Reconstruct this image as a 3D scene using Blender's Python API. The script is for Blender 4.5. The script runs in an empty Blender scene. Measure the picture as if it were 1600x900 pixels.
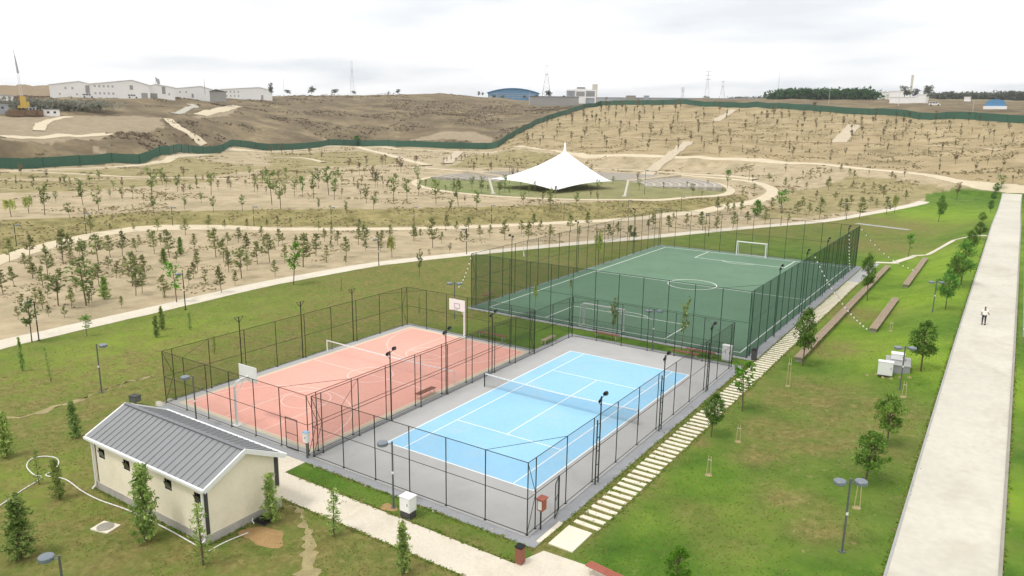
import bpy, math, random
import numpy as np
from mathutils import Vector, Matrix
random.seed(7)
SC = bpy.context.scene
COL = SC.collection

# ------------------------------------------------------------------ camera
CAM = np.array((25.5335, -44.6078, 20.3143)); YAW, PITCH, ROLL, FPX = .5846495, .2224751, .0138109, 1176.0635
def _axes():
    cy, sy, cp, sp = math.cos(YAW), math.sin(YAW), math.cos(PITCH), math.sin(PITCH)
    f = np.array((-sy*cp, cy*cp, -sp)); r = np.array((cy, sy, 0.)); u = np.cross(r, f)
    cr, sr = math.cos(ROLL), math.sin(ROLL)
    return cr*r+sr*u, -sr*r+cr*u, f
AR, AU, AF = _axes()
cam = bpy.data.cameras.new('camera'); camo = bpy.data.objects.new('camera', cam); COL.objects.link(camo)
cam.sensor_width = 36; cam.lens = FPX/1600*36; cam.clip_start = .5; cam.clip_end = 12000
camo.matrix_world = Matrix(((AR[0], AU[0], -AF[0], CAM[0]), (AR[1], AU[1], -AF[1], CAM[1]), (AR[2], AU[2], -AF[2], CAM[2]), (0, 0, 0, 1)))
SC.camera = camo

# ------------------------------------------------------------------ sky, sun, exposure
SUN_EL, SUN_AZ = math.radians(64), math.radians(205)      # azimuth clockwise from +y
w = bpy.data.worlds.new('World'); SC.world = w; w.use_nodes = True
nt = w.node_tree; nt.nodes.clear()
def N(t, k, **kw):
    n = t.nodes.new(k)
    for a, b in kw.items(): setattr(n, a, b)
    return n
out = N(nt, 'ShaderNodeOutputWorld'); bg = N(nt, 'ShaderNodeBackground'); bg.inputs[1].default_value = .1
sky = N(nt, 'ShaderNodeTexSky', sky_type='NISHITA'); sky.sun_disc = False
sky.sun_elevation = SUN_EL; sky.sun_rotation = SUN_AZ; sky.air_density = 1.2; sky.dust_density = 2.5
tc = N(nt, 'ShaderNodeTexCoord'); sep = N(nt, 'ShaderNodeSeparateXYZ'); nt.links.new(tc.outputs['Generated'], sep.inputs[0])
mz = N(nt, 'ShaderNodeMath', operation='MAXIMUM'); mz.inputs[1].default_value = 0; nt.links.new(sep.outputs[2], mz.inputs[0])
az = N(nt, 'ShaderNodeMath', operation='ADD'); az.inputs[1].default_value = .10; nt.links.new(mz.outputs[0], az.inputs[0])
cmb = N(nt, 'ShaderNodeCombineXYZ')
for i in range(2):
    d = N(nt, 'ShaderNodeMath', operation='DIVIDE'); nt.links.new(sep.outputs[i], d.inputs[0]); nt.links.new(az.outputs[0], d.inputs[1]); nt.links.new(d.outputs[0], cmb.inputs[i])
cl = N(nt, 'ShaderNodeTexNoise'); cl.inputs['Scale'].default_value = .6; cl.inputs['Detail'].default_value = 4; cl.inputs['Roughness'].default_value = .45
mp = N(nt, 'ShaderNodeMapping'); mp.inputs['Location'].default_value = (-3, 17, 0); nt.links.new(cmb.outputs[0], mp.inputs[0]); nt.links.new(mp.outputs[0], cl.inputs['Vector'])
cr = N(nt, 'ShaderNodeValToRGB'); e = cr.color_ramp
e.elements[0].position = .34; e.elements[0].color = (.73, .755, .785, 1); e.elements[1].position = .53; e.elements[1].color = (1, 1, 1, 1)
nt.links.new(cl.outputs[0], cr.inputs[0])
mul = N(nt, 'ShaderNodeVectorMath', operation='SCALE'); mul.inputs['Scale'].default_value = 12.8; nt.links.new(cr.outputs[0], mul.inputs[0])
mx = N(nt, 'ShaderNodeMix', data_type='RGBA'); mx.inputs[0].default_value = .93
nt.links.new(sky.outputs[0], mx.inputs[6]); nt.links.new(mul.outputs[0], mx.inputs[7]); nt.links.new(mx.outputs[2], bg.inputs[0]); nt.links.new(bg.outputs[0], out.inputs[0])
sl = bpy.data.lights.new('sun', 'SUN'); sl.energy = 1.5; sl.angle = math.radians(10); sl.color = (1, .96, .9)
so = bpy.data.objects.new('sun', sl); COL.objects.link(so)
sd = Vector((math.sin(SUN_AZ)*math.cos(SUN_EL), math.cos(SUN_AZ)*math.cos(SUN_EL), math.sin(SUN_EL)))
so.rotation_euler = (-sd).to_track_quat('-Z', 'Y').to_euler(); so.location = (0, 0, 80)
vs = SC.view_settings; vs.view_transform = 'Standard'; vs.look = 'None'; vs.exposure = 0.0; vs.gamma = 1; vs.use_curve_mapping = False
SC.render.engine = 'CYCLES'; cy = SC.cycles; cy.max_bounces = 6; cy.diffuse_bounces = 3; cy.glossy_bounces = 2; cy.transmission_bounces = 2
cy.transparent_max_bounces = 24; cy.use_denoising = True; cy.use_adaptive_sampling = True; cy.adaptive_threshold = .015
cy.volume_bounces = 0

# ------------------------------------------------------------------ materials
def lin(h):
    h = h.lstrip('#'); c = [int(h[i:i+2], 16)/255 for i in (0, 2, 4)]
    return tuple(v/12.92 if v <= .04045 else ((v+.055)/1.055)**2.4 for v in c)
MATS = {}
def sc3(c, k): return tuple(min(1., v*k) for v in c[:3])
def pm(name, col, rough=.75, var=.12, scale=4., metal=0., bump=0., fine=None, spec=.3, stain=None):
    """plain procedural surface: base colour broken up by two noises"""
    if name in MATS: return MATS[name]
    m = bpy.data.materials.new(name); m.use_nodes = True; t = m.node_tree; b = t.nodes['Principled BSDF']
    c = lin(col) if isinstance(col, str) else col
    b.inputs['Roughness'].default_value = rough; b.inputs['Metallic'].default_value = metal; b.inputs['Specular IOR Level'].default_value = spec
    tcn = N(t, 'ShaderNodeTexCoord'); n1 = N(t, 'ShaderNodeTexNoise'); n1.inputs['Scale'].default_value = scale; n1.inputs['Detail'].default_value = 6; n1.inputs['Roughness'].default_value = .6
    t.links.new(tcn.outputs['Object'], n1.inputs['Vector'])
    r = N(t, 'ShaderNodeValToRGB'); r.color_ramp.elements[0].position = .3; r.color_ramp.elements[1].position = .7
    r.color_ramp.elements[0].color = (*sc3(c, 1-var), 1); r.color_ramp.elements[1].color = (*sc3(c, 1+var*.7), 1)
    t.links.new(n1.outputs[0], r.inputs[0]); last = r.outputs[0]
    if fine:
        n2 = N(t, 'ShaderNodeTexNoise'); n2.inputs['Scale'].default_value = fine[0]; n2.inputs['Detail'].default_value = 3; t.links.new(tcn.outputs['Object'], n2.inputs['Vector'])
        mr = N(t, 'ShaderNodeMapRange'); mr.inputs[1].default_value = .3; mr.inputs[2].default_value = .7; mr.inputs[3].default_value = 1-fine[1]; mr.inputs[4].default_value = 1+fine[1]
        t.links.new(n2.outputs[0], mr.inputs[0])
        v = N(t, 'ShaderNodeVectorMath', operation='SCALE'); t.links.new(last, v.inputs[0]); t.links.new(mr.outputs[0], v.inputs['Scale']); last = v.outputs[0]
    if stain:
        for q_, (sc_, lo_, hi_) in enumerate(((stain[1], .5, .68), (stain[1]*6, .58, .7))):
            n3 = N(t, 'ShaderNodeTexNoise'); n3.inputs['Scale'].default_value = sc_; n3.inputs['Detail'].default_value = 8; n3.inputs['Roughness'].default_value = .7; n3.inputs['Distortion'].default_value = .6; t.links.new(tcn.outputs['Object'], n3.inputs['Vector'])
            m3 = N(t, 'ShaderNodeMapRange'); m3.inputs[1].default_value = lo_; m3.inputs[2].default_value = hi_; m3.inputs[4].default_value = stain[2]*(1-.35*q_); t.links.new(n3.outputs[0], m3.inputs[0])
            x3 = N(t, 'ShaderNodeMix', data_type='RGBA'); x3.inputs[7].default_value = (*lin(stain[0]), 1); t.links.new(m3.outputs[0], x3.inputs[0]); t.links.new(last, x3.inputs[6]); last = x3.outputs[2]
    t.links.new(last, b.inputs['Base Color'])
    if bump:
        bp = N(t, 'ShaderNodeBump'); bp.inputs['Strength'].default_value = bump; bp.inputs['Distance'].default_value = .05
        t.links.new((n2 if fine else n1).outputs[0], bp.inputs['Height']); t.links.new(bp.outputs[0], b.inputs['Normal'])
    MATS[name] = m; return m
def leaf(name, dark, light, rnd=.25):
    m = bpy.data.materials.new(name); m.use_nodes = True; t = m.node_tree; t.nodes.clear()
    o = N(t, 'ShaderNodeOutputMaterial'); tcn = N(t, 'ShaderNodeTexCoord'); n1 = N(t, 'ShaderNodeTexNoise'); n1.inputs['Scale'].default_value = 9.; n1.inputs['Detail'].default_value = 3
    t.links.new(tcn.outputs['Object'], n1.inputs['Vector'])
    r = N(t, 'ShaderNodeValToRGB'); r.color_ramp.elements[0].position = .35; r.color_ramp.elements[1].position = .66
    r.color_ramp.elements[0].color = (*lin(dark), 1); r.color_ramp.elements[1].color = (*lin(light), 1); t.links.new(n1.outputs[0], r.inputs[0])
    oi = N(t, 'ShaderNodeObjectInfo'); mr = N(t, 'ShaderNodeMapRange'); mr.inputs[3].default_value = 1-rnd; mr.inputs[4].default_value = 1+rnd; t.links.new(oi.outputs['Random'], mr.inputs[0])
    hs = N(t, 'ShaderNodeHueSaturation'); t.links.new(r.outputs[0], hs.inputs['Color']); t.links.new(mr.outputs[0], hs.inputs['Value'])
    mh = N(t, 'ShaderNodeMapRange'); mh.inputs[3].default_value = .485; mh.inputs[4].default_value = .515
    m7 = N(t, 'ShaderNodeMath', operation='FRACT'); m8 = N(t, 'ShaderNodeMath', operation='MULTIPLY'); m8.inputs[1].default_value = 7.31
    t.links.new(oi.outputs['Random'], m8.inputs[0]); t.links.new(m8.outputs[0], m7.inputs[0]); t.links.new(m7.outputs[0], mh.inputs[0]); t.links.new(mh.outputs[0], hs.inputs['Hue'])
    d = N(t, 'ShaderNodeBsdfDiffuse'); tr = N(t, 'ShaderNodeBsdfTranslucent'); mix = N(t, 'ShaderNodeMixShader'); mix.inputs[0].default_value = .3
    for q in (d, tr): t.links.new(hs.outputs[0], q.inputs['Color'])
    t.links.new(d.outputs[0], mix.inputs[1]); t.links.new(tr.outputs[0], mix.inputs[2]); t.links.new(mix.outputs[0], o.inputs[0])
    MATS[name] = m; return m
def netmat(name, col, cover):
    """woven wire or net: each sight line crosses more wire the flatter it strikes the sheet"""
    m = bpy.data.materials.new(name); m.use_nodes = True; t = m.node_tree; t.nodes.clear()
    o = N(t, 'ShaderNodeOutputMaterial'); g = N(t, 'ShaderNodeNewGeometry'); dp = N(t, 'ShaderNodeVectorMath', operation='DOT_PRODUCT')
    t.links.new(g.outputs['Incoming'], dp.inputs[0]); t.links.new(g.outputs['Normal'], dp.inputs[1])
    ab = N(t, 'ShaderNodeMath', operation='ABSOLUTE'); t.links.new(dp.outputs['Value'], ab.inputs[0])
    mx_ = N(t, 'ShaderNodeMath', operation='MAXIMUM'); mx_.inputs[1].default_value = .42; t.links.new(ab.outputs[0], mx_.inputs[0])
    iv = N(t, 'ShaderNodeMath', operation='DIVIDE'); iv.inputs[0].default_value = 1; t.links.new(mx_.outputs[0], iv.inputs[1])
    pw = N(t, 'ShaderNodeMath', operation='POWER'); pw.inputs[0].default_value = 1-cover; t.links.new(iv.outputs[0], pw.inputs[1])
    d = N(t, 'ShaderNodeBsdfDiffuse'); d.inputs[0].default_value = (*lin(col), 1); tr = N(t, 'ShaderNodeBsdfTransparent'); mix = N(t, 'ShaderNodeMixShader')
    n1 = N(t, 'ShaderNodeTexNoise'); n1.inputs['Scale'].default_value = 1.5; tcn = N(t, 'ShaderNodeTexCoord'); t.links.new(tcn.outputs['Object'], n1.inputs['Vector'])
    r = N(t, 'ShaderNodeValToRGB'); r.color_ramp.elements[0].color = (*sc3(lin(col), .8), 1); r.color_ramp.elements[1].color = (*sc3(lin(col), 1.2), 1); t.links.new(n1.outputs[0], r.inputs[0]); t.links.new(r.outputs[0], d.inputs[0])
    t.links.new(pw.outputs[0], mix.inputs[0]); t.links.new(d.outputs[0], mix.inputs[1]); t.links.new(tr.outputs[0], mix.inputs[2]); t.links.new(mix.outputs[0], o.inputs[0])
    MATS[name] = m; return m

pm('cream_paving', '#d6cdbb', .9, .1, .3, fine=(7, .06), stain=('#b9ad97', .3, .45)); pm('prom_paving', '#cbc6b8', .9, .1, .13, fine=(2.2, .05), stain=('#b3a995', .22, .5))
pm('dust_path', '#d0c2a6', .95, .08, .3); pm('terrace_dust', '#bba98a', .95, .1, .3); pm('pale_stair', '#c4b69d', .95, .1, .6)
pm('grey_acrylic', '#b3b2b0', .85, .05, .35, fine=(20, .03), stain=('#a09c95', .3, .4)); pm('grey_concrete', '#97989a', .9, .12, .7, fine=(12, .08)); pm('kerb_concrete', '#a9a9a7', .9, .1, 1.2)
pm('blue_acrylic', '#97c8e6', .8, .05, .22, fine=(3, .025), stain=('#b3c4cb', .35, .38)); pm('pink_acrylic', '#e6a999', .85, .06, .2, fine=(3, .03), stain=('#cfa696', .3, .45)); pm('cream_acrylic', '#d3c8ab', .85, .06, 1)
pm('white_line', '#eef0f0', .7, .03, 3); pm('pale_line', '#f3d3c6', .8, .04, 2); pm('turf', '#67856c', .95, .1, .12, fine=(3, .06), stain=('#5a7058', .12, .4)); pm('turf_line', '#f0f2ec', .9, .05, 2)
pm('dark_steel', '#2c332c', .5, .15, 6, .3); pm('brown_steel', '#3b3a2e', .5, .15, 6, .3); pm('green_steel', '#2b4a3d', .5, .15, 6, .2); pm('grey_steel', '#6d7371', .45, .1, 5, .4)
pm('white_metal', '#ececea', .45, .04, 4); pm('white_wall', '#f5f4f2', .7, .04, .4); pm('cream_wall', '#f7ecd6', .85, .05, .8, fine=(6, .025), bump=.1, stain=('#d8cbb0', .5, .3)); pm('plinth', '#b7b2aa', .9, .16, 1.3, stain=('#8d867a', .8, .6))
pm('dark_strip', '#4b4a49', .7, .1, 3); pm('roof_metal', '#8c8d8e', .5, .05, .9); pm('seam_metal', '#7a7c7f', .5, .05, 2)
pm('glass_dark', '#26292c', .1, .3, 3, spec=.8); pm('timber', '#9c8a75', .85, .18, 2.5, fine=(25, .12)); pm('brown_metal', '#8c5a48', .6, .1, 3); pm('red_brown', '#a5604d', .6, .1, 3)
pm('concrete_slab', '#e3dac6', .9, .06, 1.5, fine=(18, .05)); pm('black', '#1b1c1c', .6, .1, 4); pm('orange_soil', '#a3855a', .95, .15, 1.2, fine=(9, .1), bump=.3); pm('pale_soil', '#9d9068', .95, .25, 1.4, fine=(8, .12), bump=.3)
pm('hose_white', '#e9e6df', .6, .04, 6); pm('bark', '#6a5b4a', .95, .2, 8); pm('stake_wood', '#c9b68f', .9, .12, 8); pm('membrane', '#f7f7f7', .6, .01, .1); pm('hoarding', '#3c6350', .7, .12, .08, fine=(1.2, .05))
pm('seat_stone', '#a39c90', .9, .1, .4); pm('seat_pale', '#b9b2a5', .9, .08, .4); pm('blue_roof', '#5f93bd', .55, .08, .08); pm('grey_facade', '#a9aeb4', .7, .08, .1); pm('tan_cliff', '#94836c', .95, .08, .02, fine=(.3, .06))
pm('yellow_paint', '#d8b455', .5, .08, 1); pm('crane_grey', '#c9cbc9', .5, .06, .5); pm('pylon_grey', '#a7a9aa', .5, .06, .1, .3); pm('wood_stack', '#7d654c', .95, .25, .6); pm('asphalt', '#85868a', .95, .1, .3, fine=(8, .07))
pm('skin', '#8a5f48', .6, .05, 8); pm('shirt', '#fbf8f1', .9, .06, 10); pm('trousers', '#3c3d40', .9, .1, 10); pm('hair', '#191614', .8, .1, 20); pm('stone_grey', '#9c978c', .95, .15, .5); pm('bulb', '#f4f2ea', .3, .03, 5)
pm('window_grey', '#b9b8b6', .4, .05, .2); pm('pale_blue_lid', '#8fb3cf', .4, .05, 4); pm('far_wall_grey', '#9f9d9a', .9, .1, .1); pm('grey_lamp', '#7c848b', .4, .06, 5, .2); pm('rubble', '#b9b3a4', .95, .15, .5); pm('pole_pale', '#d6d0c2', .6, .05, 2); pm('tar_dark', '#5c5a55', .95, .1, .3)
leaf('leaf_pine', '#70774a', '#a6aa74'); leaf('leaf_broad', '#5a7036', '#95a366'); leaf('leaf_red', '#655a43', '#8f8264'); leaf('leaf_lush', '#4d742b', '#8aad55'); leaf('leaf_conifer', '#6a8a3e', '#b2c475'); leaf('leaf_willow', '#93a24c', '#b9c169')
leaf('leaf_far', '#5a6254', '#7d8574', .15); leaf('leaf_grey', '#7a7c6e', '#969787', .15); leaf('leaf_wood', '#355c33', '#53794a', .1); leaf('scrub_leaf', '#5a4d3c', '#83755c', .2); leaf('leaf_hill', '#4a4829', '#706b40'); leaf('leaf_bright', '#4f8524', '#7cac3f')
netmat('chain_link', '#343a33', .10); netmat('green_net', '#0b3a2a', .27); netmat('white_net', '#c9c9c4', .05); netmat('black_net', '#26302f', .14)

# ------------------------------------------------------------------ mesh helpers
class MB:
    def __init__(s): s.v = []; s.f = []; s.m = []
    def add(s, vs, fs, mi=0):
        o = len(s.v); s.v += [tuple(map(float, p)) for p in vs]; s.f += [tuple(i+o for i in f) for f in fs]; s.m += [mi]*len(fs); return s
    def box(s, c, d, rz=0, mi=0, rx=0, ry=0):
        M = Matrix.Rotation(rz, 3, 'Z') @ Matrix.Rotation(ry, 3, 'Y') @ Matrix.Rotation(rx, 3, 'X'); c = Vector(c)
        vs = [c + M @ Vector((sx*d[0]/2, sy*d[1]/2, sz*d[2]/2)) for sz in (-1, 1) for sy in (-1, 1) for sx in (-1, 1)]
        return s.add(vs, [(0, 2, 3, 1), (4, 5, 7, 6), (0, 1, 5, 4), (2, 6, 7, 3), (0, 4, 6, 2), (1, 3, 7, 5)], mi)
    def bbox(s, a, b, mi=0): return s.box([(a[i]+b[i])/2 for i in range(3)], [abs(b[i]-a[i]) for i in range(3)], mi=mi)
    def bar(s, p, q, r, n=6, r2=None, mi=0):
        p, q = Vector(p), Vector(q); d = (q-p)
        if d.length < 1e-6: return s
        d.normalize(); a = d.orthogonal().normalized(); b = d.cross(a); r2 = r if r2 is None else r2
        vs = [p+(a*math.cos(k*math.tau/n)+b*math.sin(k*math.tau/n))*r for k in range(n)]+[q+(a*math.cos(k*math.tau/n)+b*math.sin(k*math.tau/n))*r2 for k in range(n)]
        return s.add(vs, [(k, (k+1) % n, n+(k+1) % n, n+k) for k in range(n)]+[tuple(range(n-1, -1, -1)), tuple(range(n, 2*n))], mi)
    def tube(s, pts, r, n=6, mi=0):
        for a, b in zip(pts, pts[1:]): s.bar(a, b, r, n, mi=mi)
        return s
    def lathe(s, prof, c=(0, 0, 0), n=16, mi=0):
        c = Vector(c); vs = [c+Vector((r*math.cos(k*math.tau/n), r*math.sin(k*math.tau/n), z)) for r, z in prof for k in range(n)]
        fs = [(i*n+k, i*n+(k+1) % n, (i+1)*n+(k+1) % n, (i+1)*n+k) for i in range(len(prof)-1) for k in range(n)]
        if prof[0][0] > 1e-4: fs.append(tuple(range(n-1, -1, -1)))
        if prof[-1][0] > 1e-4: fs.append(tuple(range((len(prof)-1)*n, len(prof)*n)))
        return s.add(vs, fs, mi)
    def prism(s, poly, z0, z1, mi=0):
        n = len(poly); vs = [(x, y, z0) for x, y in poly]+[(x, y, z1) for x, y in poly]
        return s.add(vs, [tuple(range(n-1, -1, -1)), tuple(range(n, 2*n))]+[(k, (k+1) % n, n+(k+1) % n, n+k) for k in range(n)], mi)
    def arc(s, cx, cy, r0, r1, a0, a1, z0, z1, n=24, mi=0):
        for k in range(n):
            t0, t1 = a0+(a1-a0)*k/n, a0+(a1-a0)*(k+1)/n
            s.prism([(cx+r0*math.cos(t0), cy+r0*math.sin(t0)), (cx+r1*math.cos(t0), cy+r1*math.sin(t0)), (cx+r1*math.cos(t1), cy+r1*math.sin(t1)), (cx+r0*math.cos(t1), cy+r0*math.sin(t1))], z0, z1, mi)
        return s
    def mesh(s, name, mats, smooth=False):
        me = bpy.data.meshes.new(name); me.from_pydata(s.v, [], s.f)
        for m in (mats if isinstance(mats, (list, tuple)) else [mats]): me.materials.append(MATS[m] if isinstance(m, str) else m)
        if len(me.materials) > 1: me.polygons.foreach_set('material_index', s.m)
        if smooth: me.polygons.foreach_set('use_smooth', [True]*len(me.polygons))
        me.update(); return me
    def build(s, name, mats, parent=None, smooth=False):
        return link(name, s.mesh(name, mats, smooth), parent)
def link(name, me, parent=None, loc=None):
    o = bpy.data.objects.new(name, me); COL.objects.link(o)
    if parent is not None: o.parent = parent
    if loc is not None: o.location = loc
    return o
def tag(o, label=None, cat=None, group=None, kind=None):
    for k, v in (('label', label), ('category', cat), ('group', group), ('kind', kind)):
        if v: o[k] = v
    return o
def thing(name, loc, label, cat, group=None, rz=0):
    o = link(name, None); o.location = loc; o.rotation_euler = (0, 0, rz); return tag(o, label, cat, group)
def copy_tree(o, parent=None):
    c = o.copy(); COL.objects.link(c); c.parent = parent
    for ch in o.children: copy_tree(ch, c)
    return c

# ------------------------------------------------------------------ terrain height
def ray(px, py): return AF+AR*(px-800)/FPX+AU*(450-py)/FPX
def hzn(px): return 450-FPX*math.tan(PITCH)+ROLL*(px-800)
def pt_r(px, py, r):
    d = ray(px, py); return CAM+d*(r/math.hypot(d[0], d[1]))
def pt_z(px, py, z):
    d = ray(px, py); return CAM+d*((z-CAM[2])/d[2])
# (sight column, rows from near to far): ('z', row, height) or (row, ground range)
PROF = {
 -120: [('z', 425, 0), ('z', 360, 2), ('z', 268, 2), (250, 248), (220, 290), (208, 320), (185, 390), (178, 405), (155, 470), (150, 510)],
 0: [('z', 410, 0), ('z', 350, 2), ('z', 263, 2), (246, 255), (217, 300), (206, 330), (183, 400), (178, 412), (156, 480), (150, 540)],
 200: [('z', 362, 0), ('z', 335, 2), ('z', 255.5, 2), (243, 287), (220, 330), (207, 360), (183, 430), (178, 440), (154, 520), (150, 580)],
 300: [('z', 358, 0), ('z', 332, 2), ('z', 239, 2), (228, 362), (215, 390), (190, 440), (178, 470), (156, 545), (150, 620)],
 400: [('z', 356, 0), ('z', 329, 2), ('z', 233, 2), (222, 412), (195, 470), (170, 560), (158, 605), (150, 690)],
 560: [('z', 355, 0), ('z', 329, 2), ('z', 228, 2), (217, 472), (190, 530), (165, 620), (147, 720)],
 700: [('z', 352, 0), ('z', 325, 2), ('z', 250, 2), ('z', 232, 3), (222, 432), (195, 500), (170, 600), (146, 720)],
 770: [('z', 350, 0), ('z', 324, 2), ('z', 250, 2), ('z', 233, 3), (224, 432), (195, 520), (170, 620), (152, 760)],
 800: [('z', 348, 0), ('z', 322, 2), ('z', 252, 2), (237, 345), (217, 440), (208, 470), (190, 540), (165, 650), (155, 780)],
 825: [('z', 347, 0), ('z', 321, 2), ('z', 254, 2), (238, 340), (201, 490), (195, 510), (165, 680), (157, 800)],
 857: [('z', 346, 0), ('z', 320, 2), ('z', 256, 2), (239, 330), (218, 400), (186, 540), (180, 560), (165, 700), (158, 820)],
 912: [('z', 344, 0), ('z', 319, 2), ('z', 258, 2), (240, 320), (215, 400), (190, 500), (169, 620), (163, 650), (159, 760)],
 945: [('z', 342, 0), ('z', 318, 2), ('z', 262, 2), (241, 315), (215, 400), (190, 490), (164, 620), (158, 650), (156, 900)],
 1000: [('z', 340, 0), ('z', 316, 2), ('z', 264, 2), (242, 310), (218, 370), (190, 460), (164, 580), (158, 605), (156, 900)],
 1100: [('z', 335, 0), ('z', 312, 2), ('z', 268, 2), (245, 295), (222, 350), (192, 430), (166.5, 530), (158, 550), (154, 900)],
 1300: [('z', 322, 0), ('z', 290, 2), (257, 275), (228, 340), (190, 430), (175, 480), (166, 505), (153, 800)],
 1450: [(365, 140), ('z', 305, 1.6), (276, 248), (250, 300), (215, 365), (183, 440), (172, 460), (158, 650), (153, 850)],
 1600: [(390, 122), ('z', 310, 1.6), (297, 212), (260, 270), (225, 330), (192.5, 400), (180, 420), (165, 600), (156, 900)],
 1760: [(390, 122), ('z', 316, 1.6), (303, 205), (260, 265), (227, 330), (195, 400), (184, 420), (170, 600), (160, 900)],
}
RG = np.concatenate([[0.], np.geomspace(20, 6000, 700)])
_az, _tab = [], []
for px in sorted(PROF):
    pr, pz, a_ = [0.], [0.], None
    for it in PROF[px]:
        P = pt_z(px, it[1], it[2]) if it[0] == 'z' else pt_r(px, it[0], it[1])
        r = math.hypot(P[0]-CAM[0], P[1]-CAM[1]); zz = P[2]
        if len(pr) == 1: pr.append(r*.985); pz.append(0.); zz = max(0., zz) if it[0] == 'z' else 0.
        pr.append(max(r, pr[-1]+.5)); pz.append(zz)
        a_ = math.atan2(-(P[0]-CAM[0]), P[1]-CAM[1])
    pr += [pr[-1]*1.4, 7000]; pz += [pz[-1]+1, pz[-1]+1]
    _az.append(a_); _tab.append(np.interp(RG, pr, pz))
AZ = np.array(_az[::-1]); TAB = np.array(_tab[::-1])          # azimuth rising (left is +)
AZF = np.linspace(AZ[0], AZ[-1], 241)
TABF = np.stack([np.interp(AZF, AZ, TAB[:, j]) for j in range(len(RG))], 1)
def _blur(T, k, ax):
    K = np.exp(-np.linspace(-2, 2, 2*k+1)**2); K /= K.sum()
    P = np.pad(T, [(k, k) if i == ax else (0, 0) for i in (0, 1)], mode='edge')
    return sum(K[i]*np.take(P, np.arange(i, i+T.shape[ax]), axis=ax) for i in range(2*k+1))
TABF = _blur(_blur(TABF, 3, 1), 4, 0)
# ---- lattice noise
_rs = np.random.RandomState(5); _lat = _rs.rand(256, 256)
def vnoise(x, y):
    xi, yi = np.floor(x).astype(int), np.floor(y).astype(int); fx, fy = x-xi, y-yi; fx = fx*fx*(3-2*fx); fy = fy*fy*(3-2*fy)
    g = lambda a, b: _lat[a % 256, b % 256]
    return (g(xi, yi)*(1-fx)+g(xi+1, yi)*fx)*(1-fy)+(g(xi, yi+1)*(1-fx)+g(xi+1, yi+1)*fx)*fy
def fbm(x, y, o=4):
    s, a, t = 0, 1, 0
    for i in range(o): s = s+a*vnoise(x*2**i+17*i, y*2**i+9*i); t += a; a *= .5
    return s/t
def sst(a, b, x):
    t = np.clip((x-a)/(b-a), 0, 1); return t*t*(3-2*t)
def zprom(y): return np.interp(y, [-60, -14, 8, 30, 60, 120, 400], [0, 0, .9, 1.6, 2.0, 2.3, 2.3])
def Hs(x, y):
    """smooth ground height"""
    x = np.asarray(x, float); y = np.asarray(y, float); dx, dy = x-CAM[0], y-CAM[1]; r = np.hypot(dx, dy); a = np.arctan2(-dx, dy)
    u = np.clip((a-AZF[0])/(AZF[-1]-AZF[0]), 0, 1)*(len(AZF)-1); i = np.minimum(u.astype(int), len(AZF)-2); fu = u-i
    v = np.where(r < 20, 0, np.log(np.maximum(r, 20)/20)/math.log(6000/20)*(len(RG)-2)+1); v = np.clip(v, 0, len(RG)-1.001); j = v.astype(int); fv = v-j
    z = (TABF[i, j]*(1-fv)+TABF[i, j+1]*fv)*(1-fu)+(TABF[i+1, j]*(1-fv)+TABF[i+1, j+1]*fv)*fu
    front = sst(1.9, 1.2, np.abs(a-.55)); z = z*front
    lawn = zprom(y)*sst(13.5, 22.3, x)*(1-sst(60, 140, x-27))
    return z+lawn*(1-sst(150, 215, r))
def H(x, y):
    x = np.asarray(x, float); y = np.asarray(y, float); r = np.hypot(x-CAM[0], y-CAM[1]); base = Hs(x, y)
    k = sst(262, 330, r)*sst(2.2, 6, base)
    return base+k*((fbm(x/34, y/34)-.5)*2.6+(fbm(x/9, y/9, 3)-.5)*1.3)
def spot(px, py, lo=18., hi=3000.):
    """where the sight line through (px, py) meets the ground"""
    d = ray(px, py); d = d/math.hypot(d[0], d[1]); t = np.geomspace(lo, hi, 2500); g = CAM[2]+d[2]*t-H(CAM[0]+d[0]*t, CAM[1]+d[1]*t)
    k = np.argmax(g < 0) if (g < 0).any() else len(t)-1
    if k == 0: k = 1
    a, b = t[k-1], t[k]
    for _ in range(24):
        m = (a+b)/2
        if CAM[2]+d[2]*m-float(H(CAM[0]+d[0]*m, CAM[1]+d[1]*m)) < 0: b = m
        else: a = m
    return np.array((CAM[0]+d[0]*b, CAM[1]+d[1]*b, float(H(CAM[0]+d[0]*b, CAM[1]+d[1]*b))))
def depth(P): return float((np.asarray(P)-CAM) @ AF)
def hpx(P, npx): return npx*depth(P)/FPX/math.cos(PITCH)      # metres for a height of npx photo pixels at P
def G(x, y, dz=0.): return (x, y, float(H(x, y))+dz)

def world_poly(pts): return np.array([spot(*p)[:2] for p in pts])
def inside(poly, x, y):
    n = len(poly); c = np.zeros(x.shape, bool); j = n-1
    for i in range(n):
        xi, yi = poly[i]; xj, yj = poly[j]
        cond = ((yi > y) != (yj > y)) & (x < (xj-xi)*(y-yi)/(yj-yi+1e-12)+xi); c ^= cond; j = i
    return c
def dens(pts, step):
    o = []
    for a, b in zip(pts, pts[1:]):
        a, b = np.array(a, float), np.array(b, float); n = max(1, int(math.ceil(np.linalg.norm(b[:2]-a[:2])/step)))
        for k in range(n): o.append(a+(b-a)*k/n)
    o.append(np.array(pts[-1], float)); return o
def smooth_line(pts, n=8):
    pts = [np.array(p[:2], float) for p in pts]; P = [2*pts[0]-pts[1]]+pts+[2*pts[-1]-pts[-2]]; o = []
    for i in range(1, len(P)-2):
        for k in range(n):
            t = k/n; a, b, c, d = P[i-1], P[i], P[i+1], P[i+2]
            o.append(.5*((2*b)+(c-a)*t+(2*a-5*b+4*c-d)*t*t+(3*b-a-3*c+d)*t**3))
    o.append(pts[-1]); return o
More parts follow.
